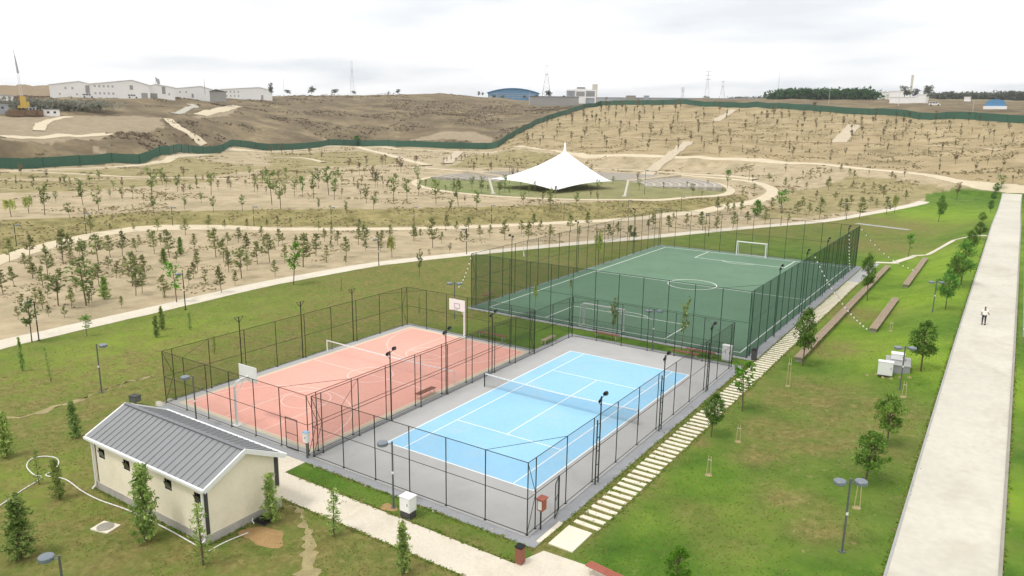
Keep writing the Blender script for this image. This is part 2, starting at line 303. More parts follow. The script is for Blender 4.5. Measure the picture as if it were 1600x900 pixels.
def ribbon(name, line, width, mat, dz=.03, edge=.06, cross=3, parent=None, wf=.6, step=1.5):
    L = dens(line, step); L = np.array([p[:2] for p in L]); T = np.gradient(L, axis=0); T /= np.linalg.norm(T, axis=1)[:, None]+1e-9; Nn = np.stack([-T[:, 1], T[:, 0]], 1)
    wd = np.asarray(width)*np.ones(len(L)) if np.isscalar(width) else np.interp(np.linspace(0, 1, len(L)), np.linspace(0, 1, len(width)), width)
    wob = (fbm(L[:, 0]*wf, L[:, 1]*wf, 2)-.5)*edge*4; wob2 = (fbm(L[:, 0]*wf+40, L[:, 1]*wf, 2)-.5)*edge*4
    ks = np.linspace(-.5, .5, cross); V = []
    for k in ks:
        q = L+Nn*(wd[:, None]*k+((wob if k > 0 else wob2)*np.sign(k))[:, None]); V.append(np.column_stack([q, H(q[:, 0], q[:, 1])+dz]))
    m = MB(); n = len(L); vs = np.concatenate(V)
    fs = [(c*n+i, c*n+i+1, (c+1)*n+i+1, (c+1)*n+i) for c in range(cross-1) for i in range(n-1)]
    fs = [f[::-1] for f in fs]
    # skirts so the surfacing has a thickness
    o = len(vs); lo = vs.copy(); lo[:, 2] -= dz+.15; vs = np.concatenate([vs, lo])
    for c in (0, cross-1): fs += [(c*n+i, c*n+i+1, o+c*n+i+1, o+c*n+i) for i in range(n-1)]
    m.add(vs, fs); ob = m.build(name, mat, parent); return ob

# ------------------------------------------------------------------ lines of paths, fence and zones on the ground
NEAR_PATH = [spot(*p) for p in ((-160, 585), (-60, 558), (0, 539), (130, 509), (250, 482), (400, 447), (500, 428), (590, 412.5), (700, 400), (800, 390), (900, 380.5), (1000, 372), (1100, 362), (1200, 353), (1290, 345), (1350, 335), (1400, 326), (1432, 319), (1444, 315))]
PATH_2 = [spot(*p) for p in ((-140, 445), (-50, 425), (0, 406), (60, 388), (115, 375), (170, 364), (230, 357.5), (350, 356), (450, 358.5), (600, 358), (700, 356), (790, 352.5), (880, 348), (980, 343), (1050, 335), (1115, 326.5), (1165, 318), (1196, 309), (1207, 299), (1198, 291), (1175, 284), (1130, 279), (1060, 273))]
FENCE_PX = [(-150, 268), (-60, 266), (0, 263), (100, 260), (150, 257.5), (200, 255.5), (235, 250), (265, 241.5), (300, 238.5), (350, 236), (400, 233), (500, 230.7), (560, 228), (620, 229.5), (700, 232), (760, 233), (778, 230), (802, 214), (822, 203), (857, 187), (884, 179.4), (912, 169.5), (938, 164.5), (960, 163.8), (1000, 164.2), (1100, 166.8), (1200, 169.8), (1250, 172), (1300, 175.5), (1400, 181), (1500, 186), (1600, 192.5), (1720, 200)]
FENCE = [spot(*p) for p in FENCE_PX]
PATH_3 = [spot(*p) for p in ((-120, 274), (0, 268), (100, 264.5), (200, 260), (240, 255), (270, 246), (330, 240), (400, 236.5), (480, 233.5), (560, 230.5), (620, 233), (700, 236.5), (780, 236.5), (900, 241), (1000, 243.5), (1100, 246.5), (1200, 252), (1300, 258.5), (1400, 268.5), (1500, 284), (1600, 296), (1700, 303))]
XY = lambda L: [tuple(p[:2]) for p in L]
lawn_poly = np.array(XY(NEAR_PATH)+XY([spot(*p) for p in ((1446, 303), (1500, 291), (1572, 297), (1700, 306))])+[(260, 150), (400, -400), (-400, -400), (-400, -120)])
hill_poly = np.array(XY(FENCE[15:])+XY(PATH_3[::-1][:10]))
out_poly = np.array(XY(FENCE)+[(1500, 900), (1500, 6000), (-6000, 6000), (-6000, -500)])
band_poly = world_poly([(-100, 365), (0, 345), (120, 338), (250, 330), (400, 327), (600, 326), (800, 322), (940, 315), (1080, 307), (1170, 303), (1165, 317), (1050, 333), (880, 346), (600, 356), (400, 354), (230, 355), (0, 400), (-100, 430)])
olive_polys = [world_poly(p) for p in ([(-80, 304), (100, 300), (240, 290), (350, 283), (300, 279), (150, 281), (0, 283), (-80, 286)], [(-80, 280), (150, 278), (330, 276), (420, 262), (300, 246), (200, 263), (0, 271), (-80, 275)],
    [(420, 262), (600, 258), (640, 250), (560, 236), (420, 241)], [(700, 262), (900, 262), (880, 246), (740, 240)], [(400, 283), (470, 282), (500, 262), (420, 258)], [(1180, 345), (1420, 318), (1480, 296), (1330, 275), (1230, 300)])]
dirt_polys = [world_poly(p) for p in ([(-80, 216), (60, 217), (150, 213), (240, 206), (262, 199), (250, 184), (110, 181), (-80, 182)], [(630, 222), (766, 225), (772, 215), (742, 206), (690, 206)], [(0, 219), (160, 217), (170, 212), (0, 212)], [(300, 184), (355, 181), (378, 167), (345, 166)], [(140, 226), (170, 240), (160, 242), (145, 235)])]
AMPH = pt_r(893, 250, 219)[:2]          # middle of the amphitheatre circle

# ------------------------------------------------------------------ ground sheet
def ground_sheet():
    a_in = np.linspace(-.10, 1.30, 640); a_out = np.linspace(1.30, math.tau-.10, 90)[1:-1]; A = np.concatenate([a_in, a_out])
    R = np.concatenate([np.geomspace(3, 30, 14)[:-1], np.geomspace(30, 700, 370)[:-1], np.geomspace(700, 3600, 30)])
    aa, rr = np.meshgrid(A, R, indexing='ij'); x = CAM[0]-np.sin(aa)*rr; y = CAM[1]+np.cos(aa)*rr; z = H(x, y)
    na, nr = aa.shape; V = np.column_stack([x.ravel(), y.ravel(), z.ravel()])
    i = np.arange(na)[:, None]; j = np.arange(nr-1)[None, :]; i2 = (i+1) % na
    F = np.stack([i*nr+j, i2*nr+j, i2*nr+j+1, i*nr+j+1], -1).reshape(-1, 4)[:, ::-1]
    me = bpy.data.meshes.new('ground'); me.vertices.add(len(V)); me.vertices.foreach_set('co', V.ravel())
    me.loops.add(F.size); me.loops.foreach_set('vertex_index', F.ravel().astype(np.int32)); me.polygons.add(len(F))
    me.polygons.foreach_set('loop_start', np.arange(0, F.size, 4, dtype=np.int32)); me.polygons.foreach_set('loop_total', np.full(len(F), 4, np.int32)); me.polygons.foreach_set('use_smooth', np.ones(len(F), bool)); me.update(calc_edges=True)
    x, y = x.ravel(), y.ravel(); r = rr.ravel()
    wx = x+(fbm(x/3, y/3, 2)-.5)*1.6*np.clip(r/120, .15, 3); wy = y+(fbm(x/3+50, y/3, 2)-.5)*1.6*np.clip(r/120, .15, 3)
    grass = inside(lawn_poly, x, y).astype(float); scrub = inside(out_poly, wx, wy).astype(float); scrub[r > 900] = 1
    hill = inside(hill_poly, wx, wy).astype(float); olive = inside(band_poly, wx, wy)*1.
    for p in olive_polys: olive = np.maximum(olive, inside(p, wx, wy)*.75)
    dirt = np.zeros(len(x))
    for p in dirt_polys: dirt = np.maximum(dirt, inside(p, wx, wy)*1.)
    ra = np.hypot(x-AMPH[0], y-AMPH[1]); grass = np.maximum(grass, (ra < 45)*.62)
    dry = np.zeros(len(x)); lush = np.zeros(len(x))
    for px, py, rad, wt in ((250, 600, 8, .75), (110, 650, 8, .7), (420, 545, 7, .45), (560, 490, 7, .6), (690, 485, 9, .85), (640, 430, 12, .6), (800, 445, 9, .6), (330, 570, 6, .4), (900, 420, 9, .6), (1060, 390, 14, .5), (1300, 545, 3.5, 1), (1335, 490, 4, 1), (1272, 610, 4, .8), (1196, 668, 1.8, 1.1), (1180, 712, 1.8, .9), (1225, 625, 2.2, .9), (1262, 690, 3.5, .7), (1390, 640, 3, .7), (1330, 650, 3, .5), (1080, 800, 1.5, .6), (1290, 830, 1.8, .6), (1215, 770, 1.6, .6), (1380, 700, 4, .5),
        (1370, 385, 9, 1), (1395, 355, 12, 1), (1280, 340, 14, 1), (1180, 360, 12, .8), (60, 860, 4, 1), (230, 830, 4, 1), (500, 850, 3.2, 1.1), (570, 885, 3.2, 1.1), (440, 870, 3, 1), (300, 890, 3, .9), (640, 880, 3, .9), (60, 800, 5, .5), (180, 790, 4, .6), (380, 880, 4, 1), (700, 890, 3, .9), (1140, 850, 2, .5), (1260, 800, 3, .5), (1440, 800, 2, .4), (1010, 760, 1.0, .9), (900, 800, .9, .8), (1090, 690, .9, .8), (1150, 610, 1.2, .7)):
        P = spot(px, py); dry += wt*np.exp(-((x-P[0])**2+(y-P[1])**2)/rad**2)
    dry += .5*sst(-21, -27, x)*(x > -75)+.3*(y < -20)*(x < 3); dry += .95*np.exp(-((x-9.55)/1.05)**2)*(y > -17)*(y < 66); dry += .6*np.exp(-((x-8.75)/.35)**2)*(y > -17)*(y < 20)
    for px, py, rad, wt in ((1420, 470, 9, 1), (1470, 420, 9, 1), (1350, 540, 5, .8), (1480, 340, 25, 1), (1500, 390, 10, 1), (1300, 500, 5, .6), (1450, 560, 6, .9), (450, 470, 11, .4), (330, 510, 8, .35), (250, 530, 8, .5), (60, 590, 7, .4), (180, 560, 8, .6), (80, 750, 5, .8), (1590, 780, 3, .9), (1590, 620, 5, .9), (1130, 790, 5, .25)):
        P = spot(px, py); lush += wt*np.exp(-((x-P[0])**2+(y-P[1])**2)/rad**2)
    for nm, ch in (('zone', (grass, scrub, dirt)), ('zone_b', (np.clip(dry, 0, 1.2), np.clip(lush, 0, 1), np.maximum(olive, 0))), ('zone_c', (hill, np.clip((r-650)/500, 0, 1), grass*0))):
        at = me.color_attributes.new(nm, 'FLOAT_COLOR', 'POINT'); at.data.foreach_set('color', np.column_stack([*ch, np.ones(len(x))]).astype(np.float32).ravel())
    m = bpy.data.materials.new('ground_cover'); m.use_nodes = True; t = m.node_tree; b = t.nodes['Principled BSDF']; b.inputs['Roughness'].default_value = .95; b.inputs['Specular IOR Level'].default_value = .1
    geo = N(t, 'ShaderNodeNewGeometry')
    def noise(s, d=5, ro=.6, off=0):
        q = N(t, 'ShaderNodeTexNoise'); q.inputs['Scale'].default_value = s; q.inputs['Detail'].default_value = d; q.inputs['Roughness'].default_value = ro
        if off:
            mpn = N(t, 'ShaderNodeMapping'); mpn.inputs['Location'].default_value = (off, off*.7, 0); t.links.new(geo.outputs['Position'], mpn.inputs[0]); t.links.new(mpn.outputs[0], q.inputs['Vector'])
        else: t.links.new(geo.outputs['Position'], q.inputs['Vector'])
        return q.outputs[0]
    def ramp(f, *st):
        q = N(t, 'ShaderNodeValToRGB'); el = q.color_ramp.elements
        while len(el) < len(st): el.new(.5)
        for k, (p, c) in enumerate(st): el[k].position = p; el[k].color = (*(lin(c) if isinstance(c, str) else (c, c, c)), 1)
        t.links.new(f, q.inputs[0]); return q.outputs[0]
    def mixc(f, a, c):
        q = N(t, 'ShaderNodeMix', data_type='RGBA'); t.links.new(f, q.inputs[0]); t.links.new(a, q.inputs[6]); t.links.new(c, q.inputs[7]); return q.outputs[2]
    def math_(op, a, c):
        q = N(t, 'ShaderNodeMath', operation=op); q.use_clamp = op != 'POWER'
        for k, v in enumerate((a, c)):
            if isinstance(v, (int, float)): q.inputs[k].default_value = v
            else: t.links.new(v, q.inputs[k])
        return q.outputs[0]
    def chan(nm):
        q = N(t, 'ShaderNodeVertexColor', layer_name=nm); s_ = N(t, 'ShaderNodeSeparateColor'); t.links.new(q.outputs[0], s_.inputs[0]); return s_.outputs
    za, zb, zc = chan('zone'), chan('zone_b'), chan('zone_c')
    n_big, n_mid, n_fine, n_grit = noise(.045, 4), noise(.32, 6, .65), noise(2.2, 5, .7), noise(9, 3, .7)
    sand = ramp(n_mid, (.25, '#96876b'), (.5, '#b2a284'), (.75, '#c2b294'))
    sand = mixc(ramp(noise(.11, 5, .6, 31), (.5, 0.), (.64, .6)), sand, ramp(n_fine, (.3, '#847b5c'), (.7, '#a1967a')))
    hillc = ramp(noise(.09, 6, .62, 12), (.3, '#857757'), (.48, '#a3926f'), (.7, '#b8a683'))
    hillc = mixc(ramp(n_fine, (.45, 0.), (.75, .35)), hillc, ramp(n_mid, (.3, '#746a4e'), (.7, '#988a6c')))
    oliv = ramp(n_mid, (.3, '#6f6840'), (.5, '#8f8659'), (.72, '#ab9c70')); oliv = mixc(ramp(n_fine, (.5, 0.), (.72, .5)), oliv, ramp(n_grit, (.3, '#575a30'), (.7, '#77703f')))
    scr = ramp(noise(.05, 7, .66, 5), (.3, '#5b513e'), (.47, '#746751'), (.62, '#8b7d61'), (.76, '#aa9b7b')); scr = mixc(ramp(noise(.4, 6, .7, 3), (.5, 0.), (.7, .6)), scr, ramp(n_fine, (.3, '#544938'), (.7, '#73664f')))
    farc = ramp(noise(.012, 6, .6, 8), (.35, '#8b8363'), (.5, '#a2966f'), (.68, '#7d7f52'))
    dirtc = ramp(n_mid, (.3, '#94866e'), (.7, '#ac9d84'))
    gr = ramp(n_mid, (.27, '#345218'), (.48, '#517125'), (.72, '#728836')); gr = mixc(ramp(n_fine, (.38, 0.), (.7, .55)), gr, ramp(n_grit, (.3, '#3f5f22'), (.7, '#5f7d32')))
    lus = ramp(n_mid, (.3, '#6e8c28'), (.7, '#8aa236')); gr = mixc(math_('MULTIPLY', zb[1], .85), gr, lus)
    dr = ramp(n_fine, (.3, '#666138'), (.5, '#7a7343'), (.72, '#938a58'))
    patch = math_('MULTIPLY', math_('MULTIPLY', zb[0], 1.15), ramp(noise(.55, 6, .68, 21), (.3, .25), (.6, 1.)))
    gr = mixc(math_('ADD', patch, ramp(noise(.16, 6, .62, 44), (.58, 0.), (.76, .4))), gr, dr)
    gr = mixc(ramp(noise(1.3, 5, .72, 71), (.62, 0.), (.72, .55)), gr, ramp(n_grit, (.3, '#8d7f55'), (.7, '#b3a478')))
    c = mixc(zc[0], sand, hillc); c = mixc(zb[2], c, oliv); c = mixc(za[1], c, scr); c = mixc(math_('MULTIPLY', zc[1], za[1]), c, farc); c = mixc(math_('MULTIPLY', za[2], .85), c, dirtc); c = mixc(za[0], c, gr)
    t.links.new(c, b.inputs['Base Color'])
    bp = N(t, 'ShaderNodeBump'); bp.inputs['Strength'].default_value = .6; bp.inputs['Distance'].default_value = .12; t.links.new(math_('ADD', math_('MULTIPLY', n_fine, .7), math_('MULTIPLY', n_grit, .3)), bp.inputs['Height']); t.links.new(bp.outputs[0], b.inputs['Normal'])
    me.materials.append(m); tag(link('ground', me), kind='structure')
ground_sheet()
def S(o): return tag(o, kind='structure')
S(ribbon('path', smooth_line(NEAR_PATH), 2.7, 'cream_paving', .03)); S(ribbon('path', smooth_line(PATH_2), 3.2, 'dust_path', .04)); S(ribbon('path', smooth_line(PATH_3), 3.2, 'dust_path', .12, edge=.2))
for pts, wd, mt in (([(558, 230), (600, 241), (640, 252), (668, 259)], 4, 'dust_path'), ([(0, 268.5), (100, 272), (200, 277.5), (300, 279.5), (370, 281.5)], 1.8, 'dust_path'), ([(400, 246), (470, 247.5), (505, 254)], 2.4, 'dust_path'), ([(640, 262), (760, 270), (830, 268), (900, 264.5), (1000, 267.5), (1100, 274.5), (1180, 281)], 3, 'dust_path'),
    ([(1003, 281), (1022, 265), (1047, 244), (1076, 222)], 4.5, 'pale_stair'), ([(1118, 190), (1145, 172)], 4.5, 'pale_stair'), ([(1311, 223), (1334, 196)], 6, 'pale_stair'), ([(698, 256), (708, 246), (718, 237)], 4.5, 'pale_stair'), ([(262, 186), (285, 203), (318, 227)], 4.5, 'dust_path'), ([(312, 180), (345, 172), (371, 166)], 7, 'dust_path'), ([(0, 214), (100, 212), (170, 209)], 5, 'dust_path'), ([(60, 205), (75, 190), (110, 183)], 4, 'dust_path'),
    ([(272, 178), (290, 172), (305, 167), (296, 163)], 4, 'rubble'), ([(830, 217), (1000, 216), (1150, 219), (1350, 224), (1480, 230), (1560, 236)], 1.3, 'terrace_dust'), ([(880, 188), (1000, 189.5), (1100, 191), (1250, 192), (1340, 196)], 1.3, 'terrace_dust')):
    S(ribbon('path', smooth_line([spot(*p) for p in pts]), wd, mt, .3, edge=.15, cross=7))
S(ribbon('path', [(x, y) for x, y in ((8.9, 77), (12, 78.4), (13.9, 87.5), (15.6, 87.7), (18.2, 99.5), (22.9, 100.5))], .9, 'cream_paving', .05)); S(ribbon('path', [spot(*p) for p in ((1338, 349), (1360, 352), (1421, 359.5))], 1.1, 'kerb_concrete', .05))
# promenade on the right with a raised kerb each side
PY = np.concatenate([np.arange(-75, 120, 2.), np.arange(120, 196, 4.)])
def strip(name, x0, x1, mat, dz, y0=-75, y1=195, wall=.25):
    ys = PY[(PY >= y0) & (PY <= y1)]; z = H(np.full(len(ys), 23.0), ys); m = MB(); n = len(ys)
    vs = [(x0, yy, zz+dz) for yy, zz in zip(ys, z)]+[(x1, yy, zz+dz) for yy, zz in zip(ys, z)]; vs += [(a, b_, c-wall) for a, b_, c in vs]
    fs = [(i, n+i, n+i+1, i+1) for i in range(n-1)]+[(i, i+1, 2*n+i+1, 2*n+i) for i in range(n-1)]+[(n+i, 3*n+i, 3*n+i+1, n+i+1) for i in range(n-1)]
    return S(m.add(vs, fs).build(name, mat))
prom = strip('promenade', 23.02, 27.25, 'prom_paving', .06); strip('kerb', 22.90, 23.017, 'kerb_concrete', .09); strip('kerb', 27.253, 27.40, 'stone_grey', .12)
for yy in np.arange(-38, 150, 12.): z = float(H(23., yy))+.0605; MB().add([(23.03, yy+.3, z), (27.24, yy, float(H(23., yy))+.0605), (27.24, yy+.03, z), (23.03, yy+.33, z)], [(0, 1, 2, 3)]).build('paving_joint', 'stone_grey', prom)
lot = strip('car_park', 27.9, 46, 'asphalt', .05, 34, 130)
for k in range(12):
    yy = 38+k*7.4; z = float(H(23., yy))+.062; m = MB(); m.bbox((27.95, yy, z-.003), (33.2, yy+.35, z)); m.build('bay_line', 'white_line', lot)

# ------------------------------------------------------------------ paving near the courts
m = MB(); m.prism([(-60, -20.35), (7.2, -20.35), (9.6, -20.6), (13.5, -19.5), (13.5, -17.3), (12.2, -16.4), (9.0, -16.55), (8.45, -18.25), (-7.62, -18.2), (-7.66, -16.66), (-10.2, -16.66), (-10.4, -20.34)][1:], -.2, .03); S(m.build('path', 'cream_paving'))
st = S(link('stepping_path', None)); me = MB().bbox((-.72, -.16, -.06), (.72, .16, .05)).mesh('slab', 'concrete_slab')
yy, k = -13.28, 0
while yy < 60:
    o = link('slab', me, st, (9.62+random.uniform(-.03, .03), yy, .0)); o.rotation_euler = (random.uniform(-.012, .012), random.uniform(-.012, .012), random.uniform(-.02, .02)); o.scale = (random.uniform(.97, 1.03), random.uniform(.92, 1.05), 1); yy += .635
m = MB().bbox((8.87, -15.9, -.1), (10.2, -13.85, .06)); tag(m.build('landing_slab', 'concrete_slab'), 'square cream concrete landing slab at the near end of the stepping path', 'slab')
m = MB().bbox((8.28, -16.1, -.1), (8.52, -13.85, .07)); tag(m.build('kerb_slab', 'concrete_slab'), 'narrow cream kerb slab lying beside the near corner of the tennis fence', 'slab')
S(MB().bbox((8.9, 60, -.1), (10.4, 76.5, .03)).build('path', 'kerb_concrete'))

# ------------------------------------------------------------------ courts
def flat(name, a, b, z, mat, parent=None, th=.003): return MB().bbox((a[0], a[1], z-th), (b[0], b[1], z)).build(name, mat, parent)
S(MB().bbox((-8.45, -16.65, -.2), (8.5, 17.0, .03)).build('concrete_apron', 'grey_concrete')); S(MB().bbox((-23.35, -16.64, -.2), (-8.452, 10.5, .032)).build('concrete_apron', 'grey_concrete'))
S(MB().bbox((-22.5, 18.9, -.2), (8.75, 72.4, .03)).build('concrete_apron', 'grey_concrete'))
ten = S(MB().bbox((-7.72, -16.05, -.1), (7.78, 16.3, .10)).build('tennis_court', 'grey_acrylic'))
L2, W2, S2, V2 = 11.885, 5.485, 4.115, 6.4; flat('playing_area', (-W2, -L2), (W2, L2), .105, 'blue_acrylic', ten)
def line(a, b, z, wd, mat, parent, name='court_line'):
    a, b = np.array(a, float), np.array(b, float); d = b-a; ln = np.linalg.norm(d); c = (a+b)/2
    return MB().box((c[0], c[1], z), (ln, wd, .004), math.atan2(d[1], d[0])).build(name, mat, parent)
for i, (a, b, wd) in enumerate((((-W2-.05, -L2), (W2+.05, -L2), .10), ((-W2-.05, L2), (W2+.05, L2), .10), ((-W2, -L2+.05), (-W2, L2-.05), .10), ((W2, -L2+.05), (W2, L2-.05), .10), ((-S2, -L2+.05), (-S2, L2-.05), .07), ((S2, -L2+.05), (S2, L2-.05), .07), ((-S2+.04, -V2), (S2-.04, -V2), .07), ((-S2+.04, V2), (S2-.04, V2), .07), ((0, -V2+.04), (0, V2-.04), .07))):
    line(a, b, .109, wd, 'white_line', ten)
bas = S(MB().bbox((-23.0, -16.02, -.1), (-8.02, 10.0, .095)).build('basketball_court', 'grey_acrylic')); flat('court_border', (-22.28, -15.45), (-8.42, 9.5), .10, 'cream_acrylic', bas); flat('playing_area', (-22.02, -15.18), (-8.68, 9.24), .105, 'pink_acrylic', bas)
CX = -15.4
def arcl(cx, cy, r, a0, a1, n=28, wd=.07):
    MB().arc(cx, cy, r-wd/2, r+wd/2, a0, a1, .106, .110, n).build('court_line', 'pale_line', bas)
line((-21.95, -3.1), (-8.75, -3.1), .109, .07, 'pale_line', bas); arcl(CX, -3.1, 1.8, 0, math.tau, 32)
for s_, y0 in ((1, -15.15), (-1, 9.2)):
    yb = y0+s_*1.3; a = math.acos(-.1/6.7); arcl(CX, yb, 6.2, math.radians(8)*s_, math.radians(172)*s_, 36)
    for sx in (-1, 1):
        line((CX+sx*6.14, y0), (CX+sx*6.14, yb+s_*.86), .109, .07, 'pale_line', bas); line((CX+sx*1.95, y0), (CX+sx*1.95, y0+s_*5.4), .109, .07, 'pale_line', bas)
    line((CX-1.98, y0+s_*5.43), (CX+1.98, y0+s_*5.43), .109, .07, 'pale_line', bas); arcl(CX, y0+s_*5.43, 1.75, 0, math.tau, 32)
    line((-21.95, y0), (-8.75, y0), .109, .07, 'pale_line', bas)
for x in (-21.95, -8.75): line((x, -15.1), (x, 9.15), .109, .07, 'pale_line', bas)
fbp = S(MB().bbox((-22.05, 19.55, -.1), (7.72, 71.6, .06)).build('football_pitch', 'turf'))
FX0, FX1, FY0, FY1, FC = -20.6, 7.0, 20.6, 70.3, -6.8
TL = lambda a, b: line(a, b, .063, .11, 'turf_line', fbp, 'pitch_line')
TL((FX0-.05, FY0), (FX1+.05, FY0)); TL((FX0-.05, FY1), (FX1+.05, FY1)); TL((FX0, FY0+.06), (FX0, FY1-.06)); TL((FX1, FY0+.06), (FX1, FY1-.06)); TL((FX0+.06, 45.5), (FX1-.06, 45.5))
MB().arc(FC, 45.5, 2.95, 3.06, 0, math.tau, .066, .069, 40).build('pitch_line', 'turf_line', fbp)
for s_, y0 in ((1, FY0), (-1, FY1)):
    for sx in (-1, 1): TL((FC+sx*6.6, y0+s_*.06), (FC+sx*6.6, y0+s_*6.0))
    TL((FC-6.65, y0+s_*6.05), (FC+6.65, y0+s_*6.05)); MB().arc(FC, y0+s_*4.2, 3.0, 3.1, math.radians(40)*s_, math.radians(140)*s_, .066, .069, 16).build('pitch_line', 'turf_line', fbp)

# ------------------------------------------------------------------ fences
def enclosure(label, x0, y0, x1, y1, xs_n, xs_f, ys_l, ys_r, h, mid, steel, net, rp, rr_, z0=.09, gates=(), skip=()):
    T = thing('chain_link_fence', ((x0+x1)/2, (y0+y1)/2, z0), label, 'fence'); ox, oy = (x0+x1)/2, (y0+y1)/2
    pmesh = MB().bar((0, 0, 0), (0, 0, h), rp, 8).box((0, 0, .01), (rp*5, rp*5, .02)).mesh('post', steel)
    sides = [[(x, y0) for x in xs_n], [(x, y1) for x in xs_f], [(x0, y) for y in ys_l], [(x1, y) for y in ys_r]]; done = set()
    for sd_, net_ in zip(sides, net if isinstance(net, tuple) else (net,)*4):
        for p in sd_:
            k = (round(p[0], 2), round(p[1], 2))
            if k in done: continue
            done.add(k); link('post', pmesh, T, (p[0]-ox, p[1]-oy, 0))
        a, b = sd_[0], sd_[-1]; A, B = Vector((a[0]-ox, a[1]-oy, 0)), Vector((b[0]-ox, b[1]-oy, 0))
        for zz in (h, mid, .06): MB().bar(A+Vector((0, 0, zz)), B+Vector((0, 0, zz)), rr_ if zz != h else rr_*1.15, 6).build('rail', steel, T)
        for p, q in zip(sd_, sd_[1:]):
            P, Q = Vector((p[0]-ox, p[1]-oy, .06)), Vector((q[0]-ox, q[1]-oy, .06)); zt = Vector((0, 0, h-.06))
            MB().add([P, Q, Q+zt, P+zt], [(0, 1, 2, 3)]).build('mesh_panel', net_, T)
    for cx, cy_, sx, sy in ((x0, y0, 1, 1), (x1, y0, -1, 1), (x0, y1, 1, -1), (x1, y1, -1, -1)):
        c = Vector((cx-ox, cy_-oy, 0)); ya = sorted([yv for yv in (ys_l if cx == x0 else ys_r)], key=lambda v: abs(v-cy_)); xa = sorted([v for v in (xs_n if cy_ == y0 else xs_f)], key=lambda v: abs(v-cx))
        py_ = Vector((cx-ox, ya[1]-oy, 0)); far = Vector((cx-ox, ya[2]-oy, h)); fx = Vector((xa[1]-ox, cy_-oy, h))
        MB().bar(fx, far, rr_*.8, 5).build('corner_brace', steel, T)
        MB().bar(c+Vector((0, 0, h-.05)), py_+Vector((0, 0, mid)), rr_, 5).bar(py_+Vector((0, 0, mid)), c+Vector((0, 0, .1)), rr_, 5).build('diagonal_brace', steel, T)
    return T
R_ = lambda a, b, n: [a+(b-a)*k/n for k in range(n+1)]
tys = [-15.95, -15.2]+[-12.1+3.05*k for k in range(10)]+[16.05]
tf = enclosure('dark steel mesh fence around the grey and blue tennis court', -7.66, -15.95, 7.66, 16.05, R_(-7.66, 7.66, 6), R_(-7.66, 7.66, 6), tys, tys, 3.9, 1.95, 'dark_steel', 'chain_link', .029, .018)
bys = [-15.95, -15.2, -12.25, -9.1, -6.1, -3.1, -.1, 2.95, 6.0, 9.15, 9.9]
bf = enclosure('brownish steel mesh fence around the pink basketball court', -22.95, -15.95, -8.1, 9.9, R_(-22.95, -8.1, 6), R_(-22.95, -8.1, 6), bys, bys, 3.85, 1.95, 'brown_steel', 'chain_link', .029, .018)
fys = [19.45, 20.3]+R_(22.9, 69.2, 18)+[71.0, 71.75]
ff = enclosure('tall green net fence around the green football pitch', -22.15, 19.45, 7.9, 71.75, R_(-22.15, 7.9, 12), R_(-22.15, 7.9, 12), fys, fys, 5.95, 3.15, 'green_steel', ('green_net', 'chain_link', 'chain_link', 'green_net'), .034, .02, .05)
pm('pale_rail', '#a59a86', .5, .08, 4, .2)
# gate leaves
def gate_leaf(parent, a, b, h, z=.05):
    a, b = Vector((*a, z)), Vector((*b, z)); u = Vector((0, 0, h)); g = MB().tube([a, a+u, b+u, b, a], .025, 6).bar(a+u*.5, b+u*.5, .018).build('gate_leaf', 'dark_steel', parent)
    MB().add([a, b, b+u, a+u], [(0, 1, 2, 3)]).build('mesh_panel', 'chain_link', g); return g
def rel(T, x, y): return (x-T.location.x, y-T.location.y)
gate_leaf(tf, rel(tf, 7.70, -12.95), rel(tf, 8.02, -13.85), 1.95); gate_leaf(bf, rel(bf, -10.05, -16.0), rel(bf, -9.0, -16.0), 2.0)
m = MB().bar((*rel(tf, 7.68, -12.9), 0), (*rel(tf, 7.68, -12.9), 1.98), .045, 8); m.build('gate_post', 'dark_steel', tf)

# ------------------------------------------------------------------ nets, goals, hoops
def court_net(label, x0, x1, y, h, hm, netm, postm, name='tennis_net', z0=.105):
    T = thing(name, ((x0+x1)/2, y, z0), label, 'net'); c = (x1-x0)/2; n = 16
    for sx in (-1, 1): MB().bar((sx*c, 0, 0), (sx*c, 0, h+.03), .045, 8).build('net_post', postm, T)
    xs = [-c+.05+2*(c-.05)*k/n for k in range(n+1)]; zt = [hm+(h-hm)*abs(x/c)**1.3 for x in xs]
    MB().add([(x, 0, .04) for x in xs]+[(x, 0, z) for x, z in zip(xs, zt)], [(k, k+1, n+2+k, n+1+k) for k in range(n)]).build('netting', netm, T)
    b = MB()
    for k in range(n): b.add([(xs[k], -.015, zt[k]-.06), (xs[k+1], -.015, zt[k+1]-.06), (xs[k+1], -.015, zt[k+1]+.02), (xs[k], -.015, zt[k]+.02), (xs[k], .015, zt[k]-.06), (xs[k+1], .015, zt[k+1]-.06), (xs[k+1], .015, zt[k+1]+.02), (xs[k], .015, zt[k]+.02)], [(0, 1, 2, 3), (7, 6, 5, 4), (3, 2, 6, 7), (1, 0, 4, 5)])
    b.build('net_tape', 'white_line', T); return T
court_net('dark tennis net with white top tape across the blue court', -6.4, 6.4, 0, 1.07, .92, 'black_net', 'dark_steel')
court_net('low white net with pale posts across the pink court', -22.6, -8.6, -1.0, 1.08, 1.0, 'white_net', 'white_metal', 'volleyball_net')
